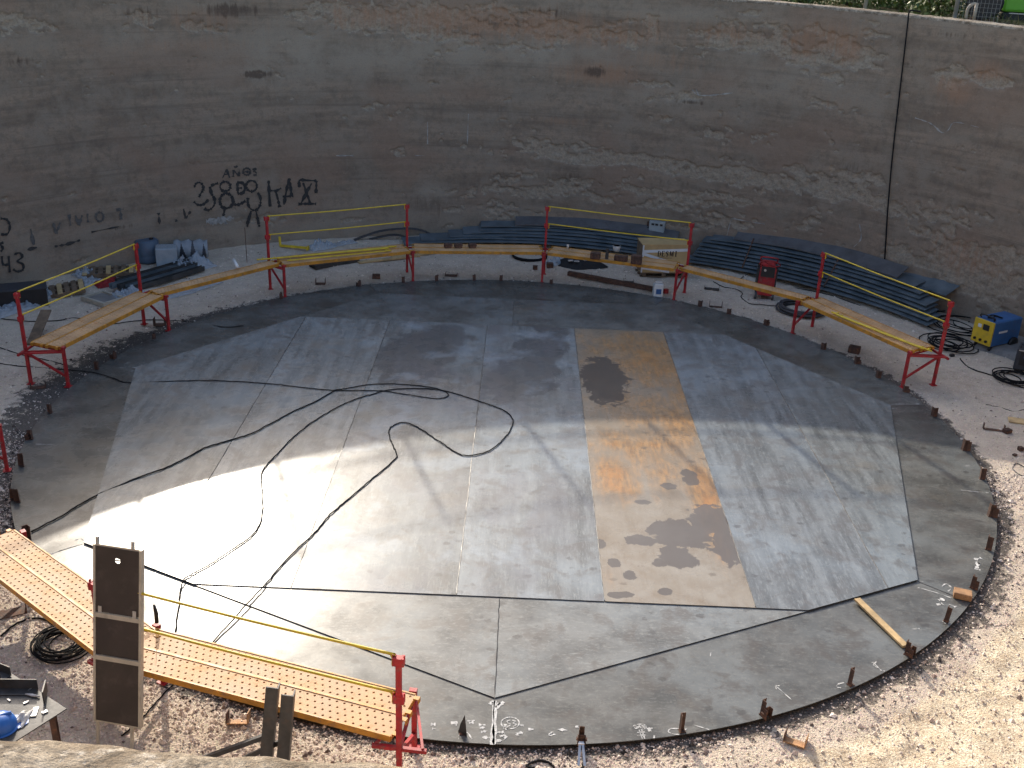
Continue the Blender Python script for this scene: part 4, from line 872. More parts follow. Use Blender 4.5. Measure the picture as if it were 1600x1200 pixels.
for (x0, lb) in [(700, 'left'), (716, 'middle'), (738, 'right')]:
    p = G(x0, 387, DZ-.015); t = thing('scaffold_coupler', 'dark clamp coupler on the bare planks before the left sheets, %s of three' % lb, 'clamp', p, .3)
    MB().box((0, 0, .05), (.16, .10, .09)).build('body', 'rust', t); MB().tube([(-.1, 0, .06), (.1, 0, .06)], .03, 8).build('bolt', 'rust', t)
# ---- lettered crate on its pallet -------------------------------------
fl, fr = GG(1000, 433), GG(1073, 436)
d = fr-fl; Wd = d.length; az = math.atan2(d.y, d.x)
pal = thing('timber_pallet', 'low timber pallet under the lettered crate', 'pallet', fl, az)
for k in range(3): MB().box((Wd*(.08+.42*k), .3, .055), (.10, .6, .07)).build('block_row', 'oldwood', pal)
for k in range(5): MB().box((Wd/2, .05+.125*k, .105), (Wd, .095, .02)).build('top_board', 'wood' if k % 2 else 'oldwood', pal)
for k in range(3): MB().box((Wd/2, .05+.25*k, .010), (Wd, .09, .018)).build('bottom_board', 'oldwood', pal)
Hc = HT(fl+Vector((0, 0, .12)), 383)
cr = thing('wooden_crate', 'tan plywood crate with white tape and black lettering DESMI', 'crate', fl+Vector((0, 0, .118)), az)
MB().box((Wd/2, .012, Hc/2), (Wd-.05, .018, Hc)).build('front_panel', 'cardboard', cr); MB().box((Wd/2, .58, Hc/2), (Wd-.05, .018, Hc)).build('back_panel', 'cardboard', cr)
for x in (.014, Wd-.014): MB().box((x, .297, Hc/2), (.02, .585, Hc)).build('side_panel', 'oldwood' if x < .1 else 'cardboard', cr)
MB().box((Wd/2, .297, Hc+.009), (Wd+.01, .60, .018)).build('lid', 'cardboard', cr)
for x in (.02, Wd-.02): MB().box((x, -.006, Hc/2), (.035, .016, Hc)).build('corner_batten', 'tape', cr)
def cface(pts): return [(x*Wd, 0, y*Hc) for x, y in pts]
def cstrokes(lines, name, mat, wdt, y=-.0015):
    mb = MB()
    for ln in lines:
        P = [Vector((a*Wd, y, b*Hc)) for a, b in ln]
        for i in range(len(P)-1):
            t_ = (P[i+1]-P[i]).normalized(); n_ = Vector((-t_.z, 0, t_.x))*(wdt/2)
            mb.add([P[i]-n_, P[i]+n_, P[i+1]+n_, P[i+1]-n_], [(0, 1, 2, 3)])
    mb.build(name, mat, cr)
cstrokes([[(.03, .77), (.97, .84)]], 'tape_band', 'tape', .07); cstrokes([[(.03, .68), (.45, .46), (.97, .20)]], 'tape_band', 'tape', .07, -.0012); cstrokes([[(.03, .30), (.62, .16)]], 'tape_band', 'tape', .24, -.0009)
x0, y0, lw, lh = .33, .60, .060, .19
def L_(k, pts): return [(x0+(k*.083)+px_*lw, y0+py_*lh) for px_, py_ in pts]
thick = [L_(0, [(.15, 0), (.15, 1)]), L_(0, [(.9, .75), (.95, .5), (.9, .22)]), L_(1, [(.2, 0), (.2, 1)]), L_(2, [(.2, .85), (.2, .65), (.8, .38), (.8, .15)]), L_(3, [(.2, 1), (.6, .05)]), L_(3, [(1.15, 0), (1.15, 1)]), L_(4.3, [(.4, 0), (.4, 1)])]
thin = [L_(0, [(.0, 1), (.6, 1), (.9, .75)]), L_(0, [(.0, 0), (.6, 0), (.9, .22)]), L_(1, [(.0, 1), (.95, 1), (.95, .85)]), L_(1, [(.2, .52), (.75, .52)]), L_(1, [(.0, 0), (.95, 0), (.95, .16)]), L_(2, [(.85, .8), (.7, .98), (.4, 1), (.2, .85)]), L_(2, [(.15, .2), (.3, .02), (.6, 0), (.8, .15)]), L_(3, [(.1, 0), (.2, 1)]), L_(3, [(.6, .05), (1.1, 1)]), L_(4.3, [(.1, 1), (.7, 1)]), L_(4.3, [(.1, 0), (.7, 0)]), [(x0+.02, y0-.06), (x0+.30, y0-.06)]]
cstrokes(thick, 'lettering', 'letter', .024, -.004); cstrokes(thin, 'lettering', 'letter', .010, -.0042)
# ---- white bucket -------------------------------------------------------
p = GG(1027, 463); t = thing('white_canister', 'white plastic canister standing at the floor rim by the trestle', 'canister', p, .1)
MB().box((0, 0, .16), (.22, .18, .32)).build('body', 'white', t, bevel=.025); MB().box((.0, 0, .345), (.16, .03, .03)).build('handle', 'white', t); MB().box((0, -.092, .14), (.12, .004, .12)).build('printed_patch', 'paint_blue', t)
p = GG(1040, 458); tag(MB().box((p.x, p.y, p.z+.05), (.10, .08, .10), .4).build('red_tool', 'red'), 'small red tool on gravel beside the white canister', 'tool')
# ---- red welding set ----------------------------------------------------
p = GG(1192, 465); az = -.18
t = thing('red_welder', 'tall red welding machine on two wheels in front of the sheets', 'welder', p, az)
t.rotation_euler = (-.06, .03, az)
MB().sect((0, -.22, 0), (0, .26, 0), [(-.19, .10), (.19, .10), (.19, .72), (.13, .84), (-.13, .84), (-.19, .72)]).build('body', 'red', t, bevel=.02)
MB().box((0, -.232, .66), (.30, .02, .24)).build('control_panel', 'black', t); MB().box((0, -.232, .36), (.24, .015, .26)).build('front_grille', 'red', t)
for s in (-1, 1):
    MB().box((s*.205, 0, .45), (.03, .44, .60)).build('side_trim', 'black', t)
    w_ = MB().lathe([(.045, -.025), (.085, -.025), (.09, 0), (.085, .025), (.045, .025)], 16, (s*.19, -.20, .09), 'x').build('wheel', 'hose_grey', t, True)
    MB().lathe([(.03, -.03), (.03, .03)], 10, (s*.19, -.20, .09), 'x').build('hub', 'zinc', w_)
m = MB().tube(spline([(-.17, .1, .80), (-.19, -.02, .93), (-.12, -.10, .97), (.12, -.10, .97), (.19, -.02, .93), (.17, .1, .80)], 4), .016, 7).build('handle', 'red', t, True)
MB().tube(spline([(-.14, -.24, .80), (-.22, -.3, .86), (-.1, -.28, .92), (.1, -.28, .93), (.24, -.25, .86), (.16, -.2, .8), (0, -.26, .84), (-.12, -.25, .9)], 5), .014, 6).build('wrapped_lead', 'tarp_red', t, True)
for (x, z) in ((-.07, .70), (.07, .70), (0, .60)): MB().lathe([(.03, -.02), (.02, .01)], 10, (x, -.245, z), 'y').build('knob', 'zinc' if x < 0 else 'black', t)
# ---- blue and yellow welding set -------------------------------------------
c0 = GG(1545, 552); c1 = GG(1593, 540); d = c1-c0; az = math.atan2(d.y, d.x)
t = thing('blue_welder', 'boxy blue welding machine with yellow front and black wheels', 'welder', c0, az)
Lw, Ww, Hw = .86, .46, .52
MB().sect((0.01, Ww/2, .13), (Lw, Ww/2, .13), [(-Ww/2, 0), (Ww/2, 0), (Ww/2, Hw*.96), (Ww/2-.03, Hw), (-Ww/2+.03, Hw), (-Ww/2, Hw*.96)]).build('body', 'paint_blue', t, bevel=.01)
MB().box((-.012, Ww/2, .13+Hw/2), (.04, Ww-.01, Hw-.02)).build('front_panel', 'paint_yellow', t, bevel=.008)
MB().box((-.036, Ww*.36, .13+Hw*.72), (.008, .14, .12)).build('display', 'black', t); MB().box((-.036, Ww*.68, .13+Hw*.72), (.008, .08, .07)).build('name_tag', 'tape', t)
for k in range(3): MB().lathe([(.03, -.03), (.025, .0)], 10, (-.03, .10+k*.13, .13+Hw*.18), 'x').build('socket', 'black', t)
MB().box((Lw*.35, -.004, .13+Hw*.55), (.26, .006, .04)).build('name_tag', 'tape', t)
MB().tube(spline([(.05, .08, .65), (.03, .08, .72), (.03, Ww-.08, .72), (.05, Ww-.08, .65)], 4), .014, 7).build('handle', 'black', t, True)
for y in (-.03, Ww+.03): MB().lathe([(.05, -.03), (.125, -.03), (.13, 0), (.125, .03), (.05, .03)], 18, (Lw*.78, y, .13), 'y').build('wheel', 'black', t, True)
for y in (.06, Ww-.06): MB().lathe([(.03, -.02), (.055, -.02), (.055, .02), (.03, .02)], 12, (.10, y, .055), 'y').build('castor', 'black', t, True); MB().box((.10, y, .12), (.05, .03, .06)).build('castor_fork', 'darksteel', t)
MB().tube(spline([(.08, .1, .66), (.2, .2, .70), (.35, .12, .67), (.3, .3, .68), (.12, .28, .67), (.1, .14, .69)], 5), .013, 6).build('lead_on_top', 'cable', t, True)
# ---- dark welding set at the right edge ---------------------------------------
c0 = GG(1580, 583); t = thing('dark_welder', 'dark blue-grey welding machine half cut by the right picture edge', 'welder', c0, -.55)
MB().box((.36, .24, .30), (.72, .46, .42)).build('body', 'darkgrey', t, bevel=.02); MB().box((.36, .004, .33), (.56, .012, .26)).build('front_panel', 'black', t)
MB().box((.36, -.005, .49), (.64, .012, .02)).build('trim_strip', 'zinc', t)
for k in range(4): MB().box((.18+.12*k, -.006, .37), (.07, .008, .04)).build('label_plate', 'paint_blue', t)
for x in (.1, .62):
    MB().lathe([(.04, -.02), (.075, -.02), (.075, .02), (.04, .02)], 14, (x, .06, .08), 'y').build('wheel', 'black', t, True)
MB().tube([(.05, .1, .5), (.05, .1, .58), (.67, .1, .58), (.67, .1, .5)], .014, 7).build('handle', 'black', t)
# ---- grey cabinets ---------------------------------------------------------
c0 = GG(1534, 506); c1 = GG(1566, 512); d = c1-c0; az = math.atan2(d.y, d.x); Wd2 = d.length
t = thing('grey_cabinet', 'pale grey electrical cabinet by the wall behind the blue welder', 'cabinet', c0, az); h = HT(c0, 463)
MB().box((Wd2/2, .15, h/2+.04), (Wd2, .30, h-.06)).build('body', 'greybox', t, bevel=.012); MB().box((Wd2/2, -.006, h/2+.04), (Wd2-.05, .012, h-.12)).build('door', 'greybox', t)
MB().box((Wd2/2, .15, h+.015), (Wd2+.05, .36, .02)).build('rain_cover', 'greybox', t)
for k in range(4): MB().lathe([(.03, 0), (.03, .07)], 10, (-.07, .15, .15+.12*k), 'x').build('socket', 'rust', t); MB().lathe([(.03, 0), (.03, .07)], 10, (Wd2, .12, .15+.12*k), 'x').build('socket', 'red', t)
for s in (.05, Wd2-.05): MB().box((s, .15, .03), (.04, .24, .07)).build('foot', 'darksteel', t)
cable([(1528, 505), (1522, 490), (1528, 478)], .010, 'black lead looping at the left side of the grey cabinet')
cable([(1513, 503), (1525, 500), (1532, 492)], .010, 'black lead rising from the gravel to the grey cabinet')
az, z, tt = UW(1026, 372); zt = UW(1026, 344)[1]
t = thing('wall_box', 'small greenish-grey switch box on the wall behind the crate', 'switch box', WP(az, z, .0), az+math.pi/2)
hh = zt-z; ww = .40
MB().box((0, .09, hh/2), (ww, .16, hh)).build('body', 'greybox', t, bevel=.01); MB().box((0, .176, hh/2), (ww-.04, .012, hh-.04)).build('door', 'greybox', t)
for x in (-.12, 0, .1): MB().box((x, .186, hh*.85), (.07, .012, .05)).build('switch', 'black', t)
MB().tube([(ww/2+.06, .03, -z+.0), (ww/2+.06, .03, hh*.9)], .02, 7).build('conduit', 'rust', t); MB().tube(spline([(ww/2, .08, hh*.6), (ww/2+.08, .1, hh*.5), (ww/2+.1, .05, hh*.1), (ww/2+.05, .05, -.3)], 4), .012, 6).build('lead', 'cable', t, True)
# ---- rolled steel sheets along the wall ------------------------------------
def sheet_mat():
    n = NT('blue_mill_sheet'); v = n.obj(); f = n.noise(v, 2.5, 5, .6); g = n.noise(v, 9, 4, .6)
    c = n.mix(n.mr(f, .3, .7), (.095, .125, .148), (.165, .20, .225)); c = n.mix(n.mr(g, .62, .75, 0, .35), c, (.10, .07, .05)); return n.fin(c, n.mr(f, .3, .7, .38, .55), .35)
M['sheet'] = sheet_mat(); M['sheet_grey'] = simple('grey_mill_sheet', (.125, .125, .13), .5, .3, .2, 2.5, (.07, .055, .05), .4)
def arc_sheet(a0, a1, r0, r1, z0, z1, label, mat='sheet', th=.012, arch=.05, lip=.05):
    n = 40; vs = []; fs = []
    prof = [(r0, z0-lip), (r0, z0), (r1, z1), (r1, z1-th), (r0+.012, z0-th), (r0+.012, z0-lip)]
    for i in range(n+1):
        t_ = i/n; a = R(a0+(a1-a0)*t_); dz = arch*math.sin(math.pi*t_)+.006*math.sin(t_*17+r0*30)
        for r, z in prof: vs.append((r*math.cos(a), r*math.sin(a), z+dz))
    m_ = len(prof)
    for i in range(n):
        for k in range(m_): fs.append((i*m_+k, i*m_+(k+1) % m_, (i+1)*m_+(k+1) % m_, (i+1)*m_+k))
    fs += [tuple(range(m_))[::-1], tuple(range(n*m_, n*m_+m_))]
    return tag(MB().add(vs, fs).build('curved_sheet', mat), label, 'steel sheet', 'curved steel sheets stacked by the wall')
N = 8
for i in range(N):
    a0, a1 = 66.3-.35*i+random.uniform(-.5, .5), [31.5, 31.8, 32.5, 33, 33.2, 34.5, 34.8, 36][i]
    arc_sheet(a1, a0, 10.44+.068*i+random.uniform(-.012, .012), 10.44+.068*i+.42, .05+.078*i+random.uniform(-.006, .006), .12+.078*i, 'long blue-black curved sheet in the right stack, %s from the bottom' % ordinal(i), lip=.022)
arc_sheet(38.5, 60.5, 10.98, 11.36, .68, .86, 'wide dull grey sheet lying topmost on the right stack', 'sheet_grey', lip=.03, arch=.06)
arc_sheet(32.6, 40.2, 11.16, 11.58, .56, .72, 'short blue sheet leaning on the wall at the right stack\'s end', 'sheet', lip=.03, arch=.02)
N = 6
for i in range(N):
    a0, a1 = [106, 103.5, 99.5, 97.5, 95.2, 95.0][i], [66.5, 67, 66.8, 67.2, 67, 67][i]
    arc_sheet(a1, a0, 10.42+.085*i+random.uniform(-.01, .01), 10.42+.085*i+.40, .04+.068*i, .11+.068*i, 'long blue-black curved sheet in the left stack, %s from the bottom' % ordinal(i), lip=.02, arch=.07)
arc_sheet(68, 90.3, 10.84, 11.16, .46, .60, 'wide dull grey sheet lying topmost on the left stack', 'sheet_grey', lip=.03, arch=.07)
for (a_, rr0, lb) in [(58, 10.5, 'left'), (46.5, 10.5, 'right')]:
    P = [Vector(((rr0+.07*k-.015)*math.cos(R(a_)), (rr0+.07*k-.015)*math.sin(R(a_)), .075+.078*k+.06)) for k in range(0, 9)]
    tag(MB().tube(P, .022, 6).build('sling_strap', 'rust', None, True), 'brown lashing across the right sheet stack, %s one of two' % lb, 'strap')
for j, ln in enumerate([[(553, 380), (575, 367), (600, 360), (640, 357), (665, 362), (682, 373)], [(577, 376), (600, 369), (620, 367), (640, 374)]]):
    P = []
    for (x, y) in ln: az, z, tt = UW(x, y, WR-.25); P.append(Vector((WC[0]+(WR-.25)*math.cos(az), WC[1]+(WR-.25)*math.sin(az), max(z, .02))))
    P = spline(P, 4); m = MB()
    for i in range(len(P)-1): m.beam(P[i], P[i+1], .10, .03)
    tag(m.build('bent_strip', 'hose_grey'), ['long bent steel strip arched against the wall behind the trestle', 'short bent steel strip under the long arched one'][j], 'steel strip')
# ---- black rubber heap -------------------------------------------------
p = GG(905, 415); t = thing('rubber_heap', 'low heap of black rubber sheet on gravel under the crate bay', 'rubber sheet', p, -.15)
m = MB(); nn, mm = 28, 7; vs = []
for i in range(mm):
    f = i/(mm-1)
    for k in range(nn):
        a = 2*math.pi*k/nn; r_ = (1-f)*(1+.12*math.sin(3*a+1)+.07*math.sin(7*a))
        vs.append((.62*r_*math.cos(a), .34*r_*math.sin(a), .22*math.sin(f*math.pi/2)*(1+.25*math.sin(5*a+f*4))+.005))
m.add(vs, [(i*nn+k, i*nn+(k+1) % nn, (i+1)*nn+(k+1) % nn, (i+1)*nn+k) for i in range(mm-1) for k in range(nn)]); m.build('folded_sheet', 'rubber_black', t, True)
for (x, y) in ((-.2, -.2), (-.05, -.22), (.15, -.05)): MB().box((x, y, .17), (.12, .06, .02), .4).build('scrap', 'rag', t)
def crumple(px0, py0, px1, py1, label, hgt=.15, wid=.5, mat='film', name='plastic_sheet', seed=0, n=40, m_=22):
    a, b = GG(px0, py0), GG(px1, py1); d = b-a; L = d.length; u = d.normalized(); s = Vector((-u.y, u.x, 0)); vs = []
    for i in range(n):
        for j in range(m_):
            fx, fy = i/(n-1), j/(m_-1); e = math.sin(math.pi*fx)**.5*math.sin(math.pi*fy)**.6
            jit = float(fbm(np.array(fx*L*3+seed), np.array(fy*3+seed*1.3)))-.5
            q = a+u*(fx*L)+s*((fy-.5)*wid*(1+.5*jit))
            nz = abs(float(fbm(np.array(fx*L*9+seed*3), np.array(fy*wid*12+seed)))-.5)*2.4+.25
            vs.append(q+Vector((0, 0, .015+hgt*e*nz*1.1)))
    fs = [(i*m_+j, i*m_+j+1, (i+1)*m_+j+1, (i+1)*m_+j) for i in range(n-1) for j in range(m_-1)]
    return tag(MB().add(vs, fs).build(name, mat, None, True), label, 'plastic sheet' if mat == 'film' else 'tarpaulin')
crumple(-25, 500, 58, 472, 'crumpled bluish plastic sheet on gravel at the left picture edge', .16, .5, seed=1)
crumple(54, 470, 78, 462, 'small heap of clear plastic against the tilted pallet', .40, .4, seed=2)
crumple(115, 450, 152, 436, 'clear plastic sheet lying right of the tilted pallet', .12, .5, seed=3)
crumple(118, 434, 150, 428, 'crumpled clear plastic behind the red tarpaulin', .22, .5, seed=4)
crumple(148, 447, 206, 438, 'flat dark red tarpaulin on gravel near the wrapped bundle', .12, .5, 'tarp_red', 'red_tarpaulin', 5)
crumple(300, 455, 345, 440, 'strip of clear plastic below the bare plank left of centre', .05, .25, seed=6)
crumple(250, 468, 300, 455, 'long clear plastic scrap beside the bare plank', .05, .3, seed=7)
crumple(482, 391, 520, 384, 'bluish plastic scraps on gravel behind the graffiti bay', .25, .4, seed=8)
crumple(520, 384, 556, 378, 'thin plastic scrap at the wall foot behind the graffiti bay', .08, .3, seed=9)
crumple(858, 415, 878, 408, 'white plastic bag on gravel beside the rubber heap', .16, .35, seed=10)
crumple(862, 388, 864, 384, 'x', .05, .1) if False else None
# ---- rubbish and materials on the left --------------------------------------
def pallet(px, py, rz, label, L=1.1, W=.8, tilt=0.0, mat='oldwood'):
    p = GG(px, py); t = thing('timber_pallet', label, 'pallet', p, rz); t.rotation_euler = (0, tilt, rz)
    for k in range(3): MB().box((0, (k-1)*(W/2-.05), .055), (L, .09, .07)).build('bearer', mat, t)
    for k in range(7): MB().box((-L/2+.06+k*(L-.12)/6, 0, .10), (.10, W, .02)).build('top_board', mat if k % 3 else 'wood', t)
    for k in range(3): MB().box((-L/2+.06+k*(L-.12)/2, 0, .010), (.10, W, .018)).build('bottom_board', mat, t)
    return t
pallet(95, 458, .45, 'weathered timber pallet tilted up at far left', 1.0, .7, -.14)
pallet(170, 428, .35, 'brown timber pallet against the wall foot at left', 1.1, .6, 0)
p = GG(30, 475); t = thing('dark_bin', 'low black bin cut by the far left guard post', 'bin', p, .45)
for (c, d_) in (((0, -.25, .18), (1.1, .03, .36)), ((0, .25, .18), (1.1, .03, .36)), ((-.54, 0, .18), (.03, .5, .36)), ((.54, 0, .18), (.03, .5, .36)), ((0, 0, .02), (1.1, .5, .03))): MB().box(c, d_).build('side_panel', 'black', t)
MB().box((0, 0, .375), (1.14, .56, .02)).build('rim', 'darkgrey', t)
p = GG(162, 470); t = thing('concrete_mould', 'grey rubbly slab in a timber frame behind the far left planks', 'slab', p, -.55)
MB().box((0, 0, .03), (.62, .44, .06)).build('slab', 'footing', t, bevel=.02)
for (c, d_) in (((0, -.25, .05), (.75, .06, .09)), ((0, .25, .05), (.75, .06, .09)), ((-.34, 0, .05), (.06, .44, .09)), ((.34, 0, .05), (.06, .44, .09))): MB().box(c, d_).build('frame_board', 'alu', t)
# bundle of wrapped steel sections
a, b = GG(190, 462), GG(318, 424); d = b-a; L = d.length; az = math.atan2(d.y, d.x)
for k in range(5):
    off = Vector((-math.sin(az), math.cos(az), 0))*(.115*k); ln = d.normalized()
    t0 = a+off+ln*(.12*((k*2) % 3)); t1 = b+off-ln*(.10*(k % 2))
    tag(MB().chan(t0+Vector((0, 0, .02+.022*k)), t1+Vector((0, 0, .03+.022*k)), .10, .11, .008).build('steel_section', 'sheet' if k % 2 else 'darksteel'), 'dark steel section in the wrapped bundle at left, %s from the planks' % ordinal(k), 'steel section', 'bundled steel sections')
crumple(262, 428, 330, 412, 'clear plastic wrapped over the right end of the steel bundle', .34, .6, seed=11)
crumple(182, 470, 215, 455, 'clear plastic wrapped over the left end of the steel bundle', .20, .5, seed=12)
p = (GG(268, 432)+Vector((0, .1, .16))); tag(MB().box(tuple(p), (.55, .16, .08), az).build('black_pouch', 'black', bevel=.02), 'black pouch lying on top of the wrapped steel bundle', 'pouch')
p = GG(232, 408); t = thing('blue_drum', 'faded blue plastic drum standing at the wall foot on the left', 'drum', p)
MB().lathe([(.24, 0), (.27, .04), (.28, .16), (.275, .17), (.28, .19), (.285, .36), (.275, .38), (.27, .50), (.22, .54), (.20, .54)], 24).build('shell', simple('faded_blue_plastic', (.075, .11, .16), .5, 0, .15, 3), t, True); MB().lathe([(.05, .54), (.05, .57), (.04, .575)], 10, (.12, 0, 0)).build('bung', 'black', t)
p = GG(262, 414); t = thing('wrapped_carton', 'grey carton wrapped in clear film beside the blue drum', 'carton', p, .3)
MB().box((0, 0, .22), (.46, .40, .44)).build('carton', 'greybox', t, bevel=.01); MB().box((0, 0, .225), (.49, .43, .46)).build('film_wrap', 'film', t, bevel=.03)
p = GG(300, 405); t = thing('wrapped_roll', 'fat roll wrapped in crumpled clear film right of the carton', 'roll', p, .25)
MB().lathe([(.10, -.34), (.21, -.34), (.22, 0), (.21, .34), (.10, .34)], 20, (0, 0, .23), 'x').build('roll', 'darkgrey', t, True)
m = MB(); m.lathe([(.22+.03*math.sin(i*2.1), -.38+.76*i/9) for i in range(10)], 20, (0, 0, .25), 'x'); m.build('film_wrap', 'film', t, True)
# ---- upright scaffold deck with hatch -----------------------------------------
BL, BR = G(146, 1127, .26), G(219, 1140, .26)
u = (BR-BL); WW = u.length; u = u.normalized(); nrm = Vector((-u.y, u.x, 0))
A_ = np.array([[-ray(145, 850)[i], (0, 0, 1)[i], nrm[i]] for i in range(3)]); sol = np.linalg.solve(A_, CAM-np.array(BL))
hz, ly = sol[1], sol[2]; LL = math.hypot(hz, ly)
upv = (Vector((0, 0, 1))*hz+nrm*ly).normalized(); back = u.cross(upv)*-1.0
back = upv.cross(u)*-1.0
if back.y < 0: back = -back
TB = Matrix(((u.x, back.x, upv.x, BL.x), (u.y, back.y, upv.y, BL.y), (u.z, back.z, upv.z, BL.z), (0, 0, 0, 1)))
hd = link('hatch_deck', None); hd.matrix_world = TB; tag(hd, 'brown plywood scaffold deck with trapdoor, standing upright before the planks', 'scaffold deck')
th = .055; yo = [0, .385, .62, 1.0]; bw = .022
for x in (bw/2, WW-bw/2): MB().box((x, th/2, LL/2), (bw, th, LL)).build('edge_rail', 'alu', hd)
for f in (.375, .615): MB().box((WW/2, th/2-.004, LL*f), (WW-2*bw, th, .045)).build('cross_bar', 'alu', hd)
for f in (.004, .996): MB().box((WW/2, th/2+.004, LL*f), (WW-2*bw, th*.7, .02)).build('end_bar', 'alu', hd)
for k, (f0, f1) in enumerate([(.008, .375-.023/LL), (.375+.024/LL, .615-.023/LL)]):
    MB().box((WW/2, .014, LL*(f0+f1)/2), (WW-2*bw-.004, .010, LL*(f1-f0)-.004)).build('plywood_panel', 'ply', hd)
m = MB(); x0, x1, zz0, zz1 = bw+.002, WW-bw-.002, LL*.615+.026, LL*.992; hx, hz_, hr = WW*.50, LL*.925, .030
for y in (.009, .019):
    sq = [(x1, hz_), (x1, zz1), (hx, zz1), (x0, zz1), (x0, hz_), (x0, zz0), (hx, zz0), (x1, zz0)]
    vs = [(x, y, z) for x, z in sq]+[(hx+hr*math.cos(k*math.pi/8), y, hz_+hr*math.sin(k*math.pi/8)) for k in range(16)]
    fs = []
    for k in range(8): fs += [(k, (k+1) % 8, 8+(2*k+2) % 16, 8+2*k+1, 8+2*k)]
    m.add(vs, fs)
hp = m.build('trapdoor', 'ply', hd); MB().box((hx, .022, hz_), (hr*2.4, .012, .010)).build('catch_bar', 'darksteel', hp)
for x in (WW*.14, WW*.86): MB().box((x, .004, LL*.645), (.035, .006, .07)).build('hinge', 'zinc', hd)
for x in (.03, WW-.10):
    for z0_, s in ((LL, 1), (0, -1)): MB().box((x, th*.5, z0_+(.035 if s > 0 else -.15)), (.022, .03, .075 if s > 0 else .32)).build('hook', 'zinc' if s > 0 else 'alu', hd)
# electrode holder on the hidden trestle's tip
p = tpt('L', 0, .76); t = thing('electrode_holder', 'black welding electrode holder with thin rod on the hidden trestle', 'electrode holder', p, .2)
MB().tube([(0, 0, 0), (.0, .02, .10), (-.012, .03, .20)], [.022, .022, .014], 8).build('grip', 'black', t, True); MB().tube([(-.012, .03, .19), (-.03, .04, .33)], .003, 5).build('rod', 'galv', t)
# ---- steel work table at the lower left ---------------------------------------
TZ = .80
cr_ = G(104, 1107, TZ); d1 = (G(35, 1151, TZ)-cr_); d1.z = 0; d1.normalize(); d2 = Vector((-d1.y, d1.x, 0))
if d2.x > 0: d2 = -d2
tb = thing('work_table', 'dark steel plate work table on rusty legs at lower left', 'table', (cr_.x, cr_.y, GZ))
def tpnt(a, b, z=0): return cr_+d1*a+d2*b+Vector((0, 0, z))
def tl(v): return v-Vector((cr_.x, cr_.y, GZ))
cor = [tl(tpnt(0, 0)), tl(tpnt(.9, 0)), tl(tpnt(.9, 1.5)), tl(tpnt(0, 1.5))]
m = MB(); m.add([c-Vector((0, 0, .012)) for c in cor]+cor, [(0, 1, 2, 3), (7, 6, 5, 4), (0, 4, 5, 1), (1, 5, 6, 2), (2, 6, 7, 3), (3, 7, 4, 0)]); m.build('table_top', steel('table_steel', (.085, .085, .085), 'n', seed=50), tb)
for a_, b_ in ((.10, .12), (.8, .12), (.8, 1.35), (.10, 1.35)):
    q = tl(tpnt(a_, b_)); MB().chan((q.x, q.y, .0), (q.x, q.y, q.z-.014), .09, .05, .007, (1, .3, 0)).build('leg', 'rust', tb)
def onT(px, py): return G(px, py, TZ+.002)
a, b = onT(-30, 1075), onT(60, 1076); dd = (b-a).normalized()
tag(MB().sect(a+Vector((0, 0, 0)), b+Vector((0, 0, 0)), [(0, 0), (.10, 0), (.10, .008), (.008, .008), (.008, .11), (0, .11)]).build('angle_iron', 'darksteel'), 'dark angle iron lying along the back of the work table', 'angle iron')
c = onT(70, 1092); tag(MB().box((c.x, c.y+.02, c.z+.065), (.012, .17, .13), .25).build('steel_plate', 'darksteel'), 'upright dark steel plate at the right corner of the work table', 'steel plate')
a, b = onT(-25, 1048), onT(10, 1062); tag(MB().chan(a+Vector((0, 0, .005)), b+Vector((0, 0, .005)), .12, .10, .008).build('steel_channel', 'darksteel'), 'dark steel channel lying on the work table at the picture edge', 'channel')
for (x0, y0, x1, y1, wd, lb) in [(52, 1120, 57, 1106, .045, 'larger grey flat offcut on the work table'), (66, 1115, 74, 1111, .035, 'small grey flat offcut near the table corner'), (37, 1100, 45, 1096, .02, 'thin grey offcut in the middle of the table'), (44, 1080, 50, 1076, .014, 'tiny pale stub beside the angle iron, upper one'), (12, 1093, 16, 1096, .016, 'tiny pale stub on the table at left')]:
    a, b = onT(x0, y0), onT(x1, y1); tag(MB().beam(a+Vector((0, 0, .006)), b+Vector((0, 0, .006)), wd, .008).build('steel_offcut', 'zinc'), lb, 'offcut', 'small steel offcuts on the work table')
a, b = onT(40, 1086), onT(62, 1090); tag(MB().tube([a+Vector((0, 0, .012)), (a+b)/2+Vector((0, 0, .014)), b+Vector((0, 0, .012))], [.006, .014, .008], 7).build('chalk_stick', 'rag', None, True), 'pale red-tipped marker lying on the work table', 'marker')
c = onT(2, 1137); t = thing('hard_hat', 'blue hard hat lying on the work table at the left picture edge', 'hard hat', c, .6)
m = MB(); prof = [(.135, .0), (.134, .03), (.128, .06), (.115, .09), (.09, .115), (.055, .132), (.015, .138)]
m.lathe(prof, 28); m.build('shell', 'plastic_blue', t, True)
MB().lathe([(.138, .0), (.15, .004), (.15, .009), (.136, .016)], 28).build('rim', 'plastic_blue', t, True)
MB().sect((-.10, 0, .085), (.10, 0, .085), [(-.016, .02), (.016, .02), (.012, .058), (-.012, .058)]).build('ridge', 'plastic_blue', t, bevel=.01)
MB().add([(.12, -.10, .006), (.21, -.06, .0), (.225, 0, -.002), (.21, .06, .0), (.12, .10, .006), (.12, -.10, .012), (.21, -.06, .006), (.225, 0, .004), (.21, .06, .006), (.12, .10, .012)], [(4, 3, 2, 1, 0), (5, 6, 7, 8, 9), (0, 1, 6, 5), (1, 2, 7, 6), (2, 3, 8, 7), (3, 4, 9, 8)]).build('peak', 'plastic_blue', t)
c0 = onT(25, 1126); c1 = onT(46, 1122)
vs = []; n_, m_ = 22, 14
